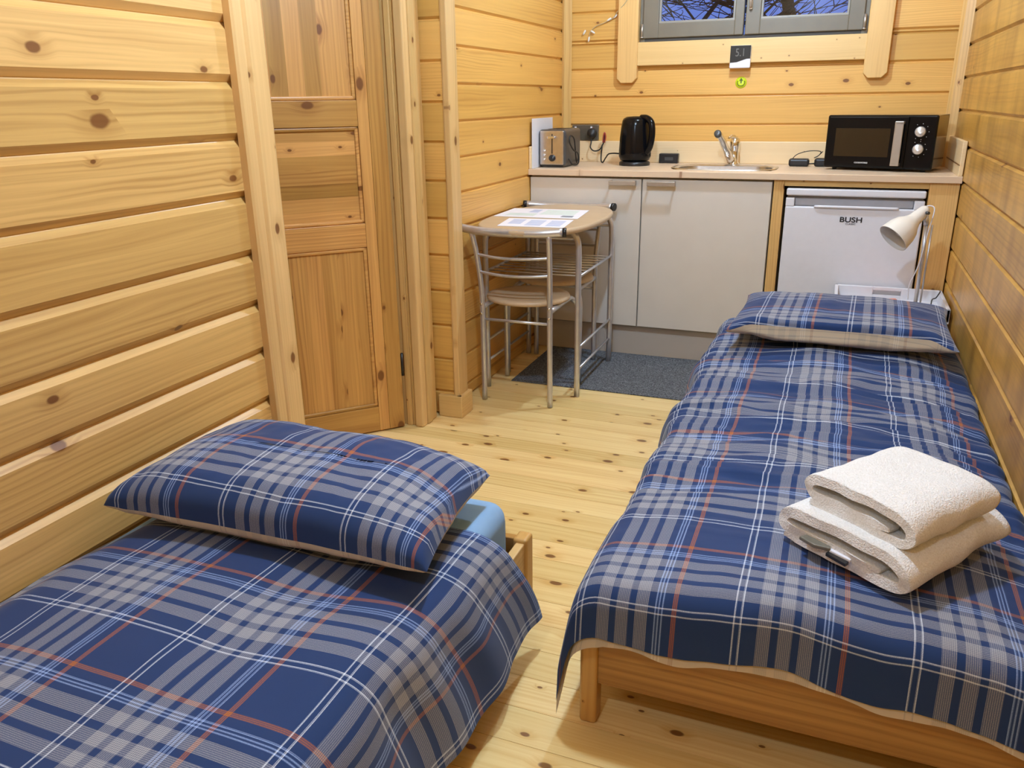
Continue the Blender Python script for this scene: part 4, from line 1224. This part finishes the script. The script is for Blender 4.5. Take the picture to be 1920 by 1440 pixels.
ZT = 0.381
towel('towel', 'larger folded white towel lying directly on the plaid duvet', (-0.040, 1.520), (0.218, -0.152), 0.272, 0.335, 0.078, 0.021, ZT, 2.0)
towel('towel', 'smaller folded white towel on top of the other one', (0.002, 1.535), (0.175, -0.138), 0.228, 0.262, 0.074, 0.019, ZT + 0.074, 7.0)
sa = thing('sachet', 'small grey and white sachet tucked in the fold of the lower towel', 'sachet', (0.02, 1.47, ZT))
o = sa.location.copy()
b = B(o); b.prism([(0.002, 1.472), (0.020, 1.488), (0.058, 1.468), (0.060, 1.444), (0.030, 1.448)], ZT + 0.024, ZT + 0.032, 'z', 0.002); b.obj('pouch', M_SACHET, sa)
b = B(o); b.prism([(0.056, 1.446), (0.068, 1.466), (0.106, 1.438), (0.094, 1.420)], ZT + 0.022, ZT + 0.028, 'z', 0.0015); b.obj('label_card', M_PAPER, sa, 'white card with dark stripe')
b = B(o); b.prism([(0.052, 1.438), (0.056, 1.446), (0.092, 1.420), (0.086, 1.410)], ZT + 0.018, ZT + 0.024, 'z'); b.obj('stripe', M_BLACK, sa)

# ================================================================== BEDSIDE TRAY TABLE, LAMP
BX0, BX1, BY0, BY1 = 0.030, 0.448, 3.392, 3.745
BZ = 0.385
tt = thing('tray_table', 'white tray table standing between the right bed and the fridge', 'bedside table', ((BX0 + BX1) / 2, (BY0 + BY1) / 2, 0))
o = tt.location.copy()
b = B(o); b.box(BX0, BX1, BY0, BY1, BZ - 0.006, BZ + 0.004, 0.002); b.obj('tray_base', M_WHITE, tt)
hw = 0.052
b = B(o)
b.box(BX0, BX1, BY0, BY0 + 0.014, BZ, BZ + hw, 0.003); b.box(BX0, BX0 + 0.014, BY0, BY1, BZ, BZ + hw, 0.003); b.box(BX1 - 0.014, BX1, BY0, BY1, BZ, BZ + hw, 0.003)
xm = (BX0 + BX1) / 2
b.box(BX0, xm - 0.055, BY1 - 0.014, BY1, BZ, BZ + hw, 0.003); b.box(xm + 0.055, BX1, BY1 - 0.014, BY1, BZ, BZ + hw, 0.003)
b.box(xm - 0.056, xm + 0.056, BY1 - 0.014, BY1, BZ, BZ + 0.018, 0.002); b.box(xm - 0.056, xm + 0.056, BY1 - 0.014, BY1, BZ + 0.038, BZ + hw, 0.002)
b.obj('tray_rim', M_WHITE, tt)
for xx in (BX0 + 0.02, BX1 - 0.05):
    for yy in (BY0 + 0.02, BY1 - 0.05):
        b = B(o); b.box(xx, xx + 0.03, yy, yy + 0.03, 0.0, BZ - 0.005, 0.003); b.obj('leg', M_WHITE, tt)
zt = BZ + 0.005
b = B((0.24, 3.62, zt)); b.prism([(0.14, 3.56), (0.30, 3.63), (0.275, 3.715), (0.12, 3.66)], zt, zt + 0.006, 'z', 0.001)
tag(b.obj('booklet', M_ORANGE), 'orange red booklet lying in the white tray', 'booklet')
bl = thing('leaflet', 'white printed leaflet lying in the tray under the lamp', 'leaflet', (0.34, 3.50, zt))
o2 = bl.location.copy()
b = B(o2); b.prism([(0.27, 3.50), (0.37, 3.44), (0.425, 3.53), (0.33, 3.60)], zt, zt + 0.002, 'z'); b.obj('page', M_PAPER, bl)
b = B(o2); b.prism([(0.325, 3.505), (0.358, 3.485), (0.385, 3.525), (0.35, 3.548)], zt + 0.002, zt + 0.0026, 'z'); b.obj('picture', M_INKD, bl)
b = B((0.40, 3.46, zt)); b.tube([(0.40, 3.60, zt + 0.008), (0.405, 3.63, zt + 0.030), (0.42, 3.65, zt + 0.034), (0.436, 3.68, zt + 0.055)], 0.0025, 6, 6)
b.tube([(0.40, 3.44, zt + 0.008), (0.415, 3.50, zt + 0.010), (0.40, 3.60, zt + 0.008)], 0.003, 6, 5)
b.box(0.375, 0.425, 3.415, 3.437, zt, zt + 0.014, 0.003)
tag(b.obj('charger_lead', M_RUBBER), 'thin black charger lead and plug lying in the tray', 'charger')

LXp, LYp = 0.335, 3.53
la = thing('reading_lamp', 'white reading lamp with slim silver stem on the tray table', 'lamp', (LXp, LYp, zt))
o = la.location.copy()
b = B(o); b.lathe([(0.055, 0.0), (0.055, 0.006), (0.045, 0.012), (0.010, 0.016), (0.008, 0.03), (0, 0.03)], 28, Matrix.Translation((LXp, LYp, zt))); b.obj('base', M_SHADE, la)
b = B(o); b.tube([(LXp, LYp, zt + 0.015), (LXp + 0.001, LYp, 0.60), (LXp - 0.004, LYp, 0.735)], 0.0075, 12); b.tube([(LXp + 0.018, LYp, zt + 0.02), (LXp + 0.018, LYp, 0.735)], 0.0035, 8)
b.tube([(LXp - 0.004, LYp, 0.735), (LXp - 0.010, LYp - 0.004, 0.770)], 0.010, 12)
b.obj('pole', M_TUBE, la)
b = B(o); b.tube([(LXp - 0.03, LYp - 0.01, 0.80), (LXp + 0.0, LYp - 0.005, 0.808), (LXp + 0.016, LYp - 0.01, 0.79), (LXp + 0.004, LYp - 0.012, 0.70), (LXp - 0.010, LYp - 0.014, 0.58), (LXp - 0.032, LYp - 0.016, 0.50), (LXp - 0.030, LYp - 0.016, 0.44)], 0.0024, 6, 6)
b.obj('cord', M_PAPER, la, 'thin white cord')
ax_ = Vector((-0.60, -0.42, -0.60)).normalized()
top = Vector((LXp - 0.018, LYp - 0.02, 0.793))
zq = ax_.to_track_quat('Z', 'Y').to_matrix().to_4x4()
MS = Matrix.Translation(top) @ zq
prof = [(0.0, -0.012), (0.014, -0.010), (0.020, 0.0), (0.024, 0.03), (0.027, 0.055), (0.036, 0.075), (0.049, 0.093), (0.058, 0.118), (0.062, 0.150), (0.063, 0.162)]
b = B(o); b.lathe(prof, 40, MS, cap=False); sh = b.obj('shade', M_SHADE, la)
b = B(o); b.lathe([(0.063, 0.162), (0.0605, 0.1625), (0.056, 0.120), (0.046, 0.094), (0.030, 0.075), (0.0, 0.070)], 40, MS, cap=False); b.obj('shade_inside', M_SHADEIN, sh)
b = B(o); b.lathe([(0.0, 0.071), (0.012, 0.071), (0.013, 0.085), (0.021, 0.105), (0.022, 0.12), (0.014, 0.135), (0, 0.139)], 24, MS, cap=False); b.obj('bulb', M_SHADEIN, sh, 'unlit bulb')
b = B(o); b.tube([MS @ Vector((0.020, 0, 0.012)), MS @ Vector((0.034, 0, 0.012))], 0.006, 10); b.obj('switch', M_DGREY, sh, 'small dark switch')

# ================================================================== CEILING LAMPS
for i, (x, y, z, wts, rad) in enumerate(LAMPS):
    t = thing('ceiling_lamp', ('ceiling spot over the kitchen corner', 'ceiling spot between the door and the beds', 'ceiling spot behind the viewer')[i], 'lamp', (x, y, ZC))
    b = B((x, y, ZC)); b.lathe([(0.06, -0.02), (0.06, 0.0)], 24, Matrix.Translation((x, y, ZC))); b.obj('ceiling_rose', M_WHITE, t)
    ld = bpy.data.lights.new('ceiling_lamp_light', 'POINT')
    ld.energy = wts; ld.color = LAMP_COL; ld.shadow_soft_size = rad
    lo = bpy.data.objects.new('ceiling_lamp_light', ld); COL.objects.link(lo); lo.location = (0, 0, z - ZC); lo.parent = t
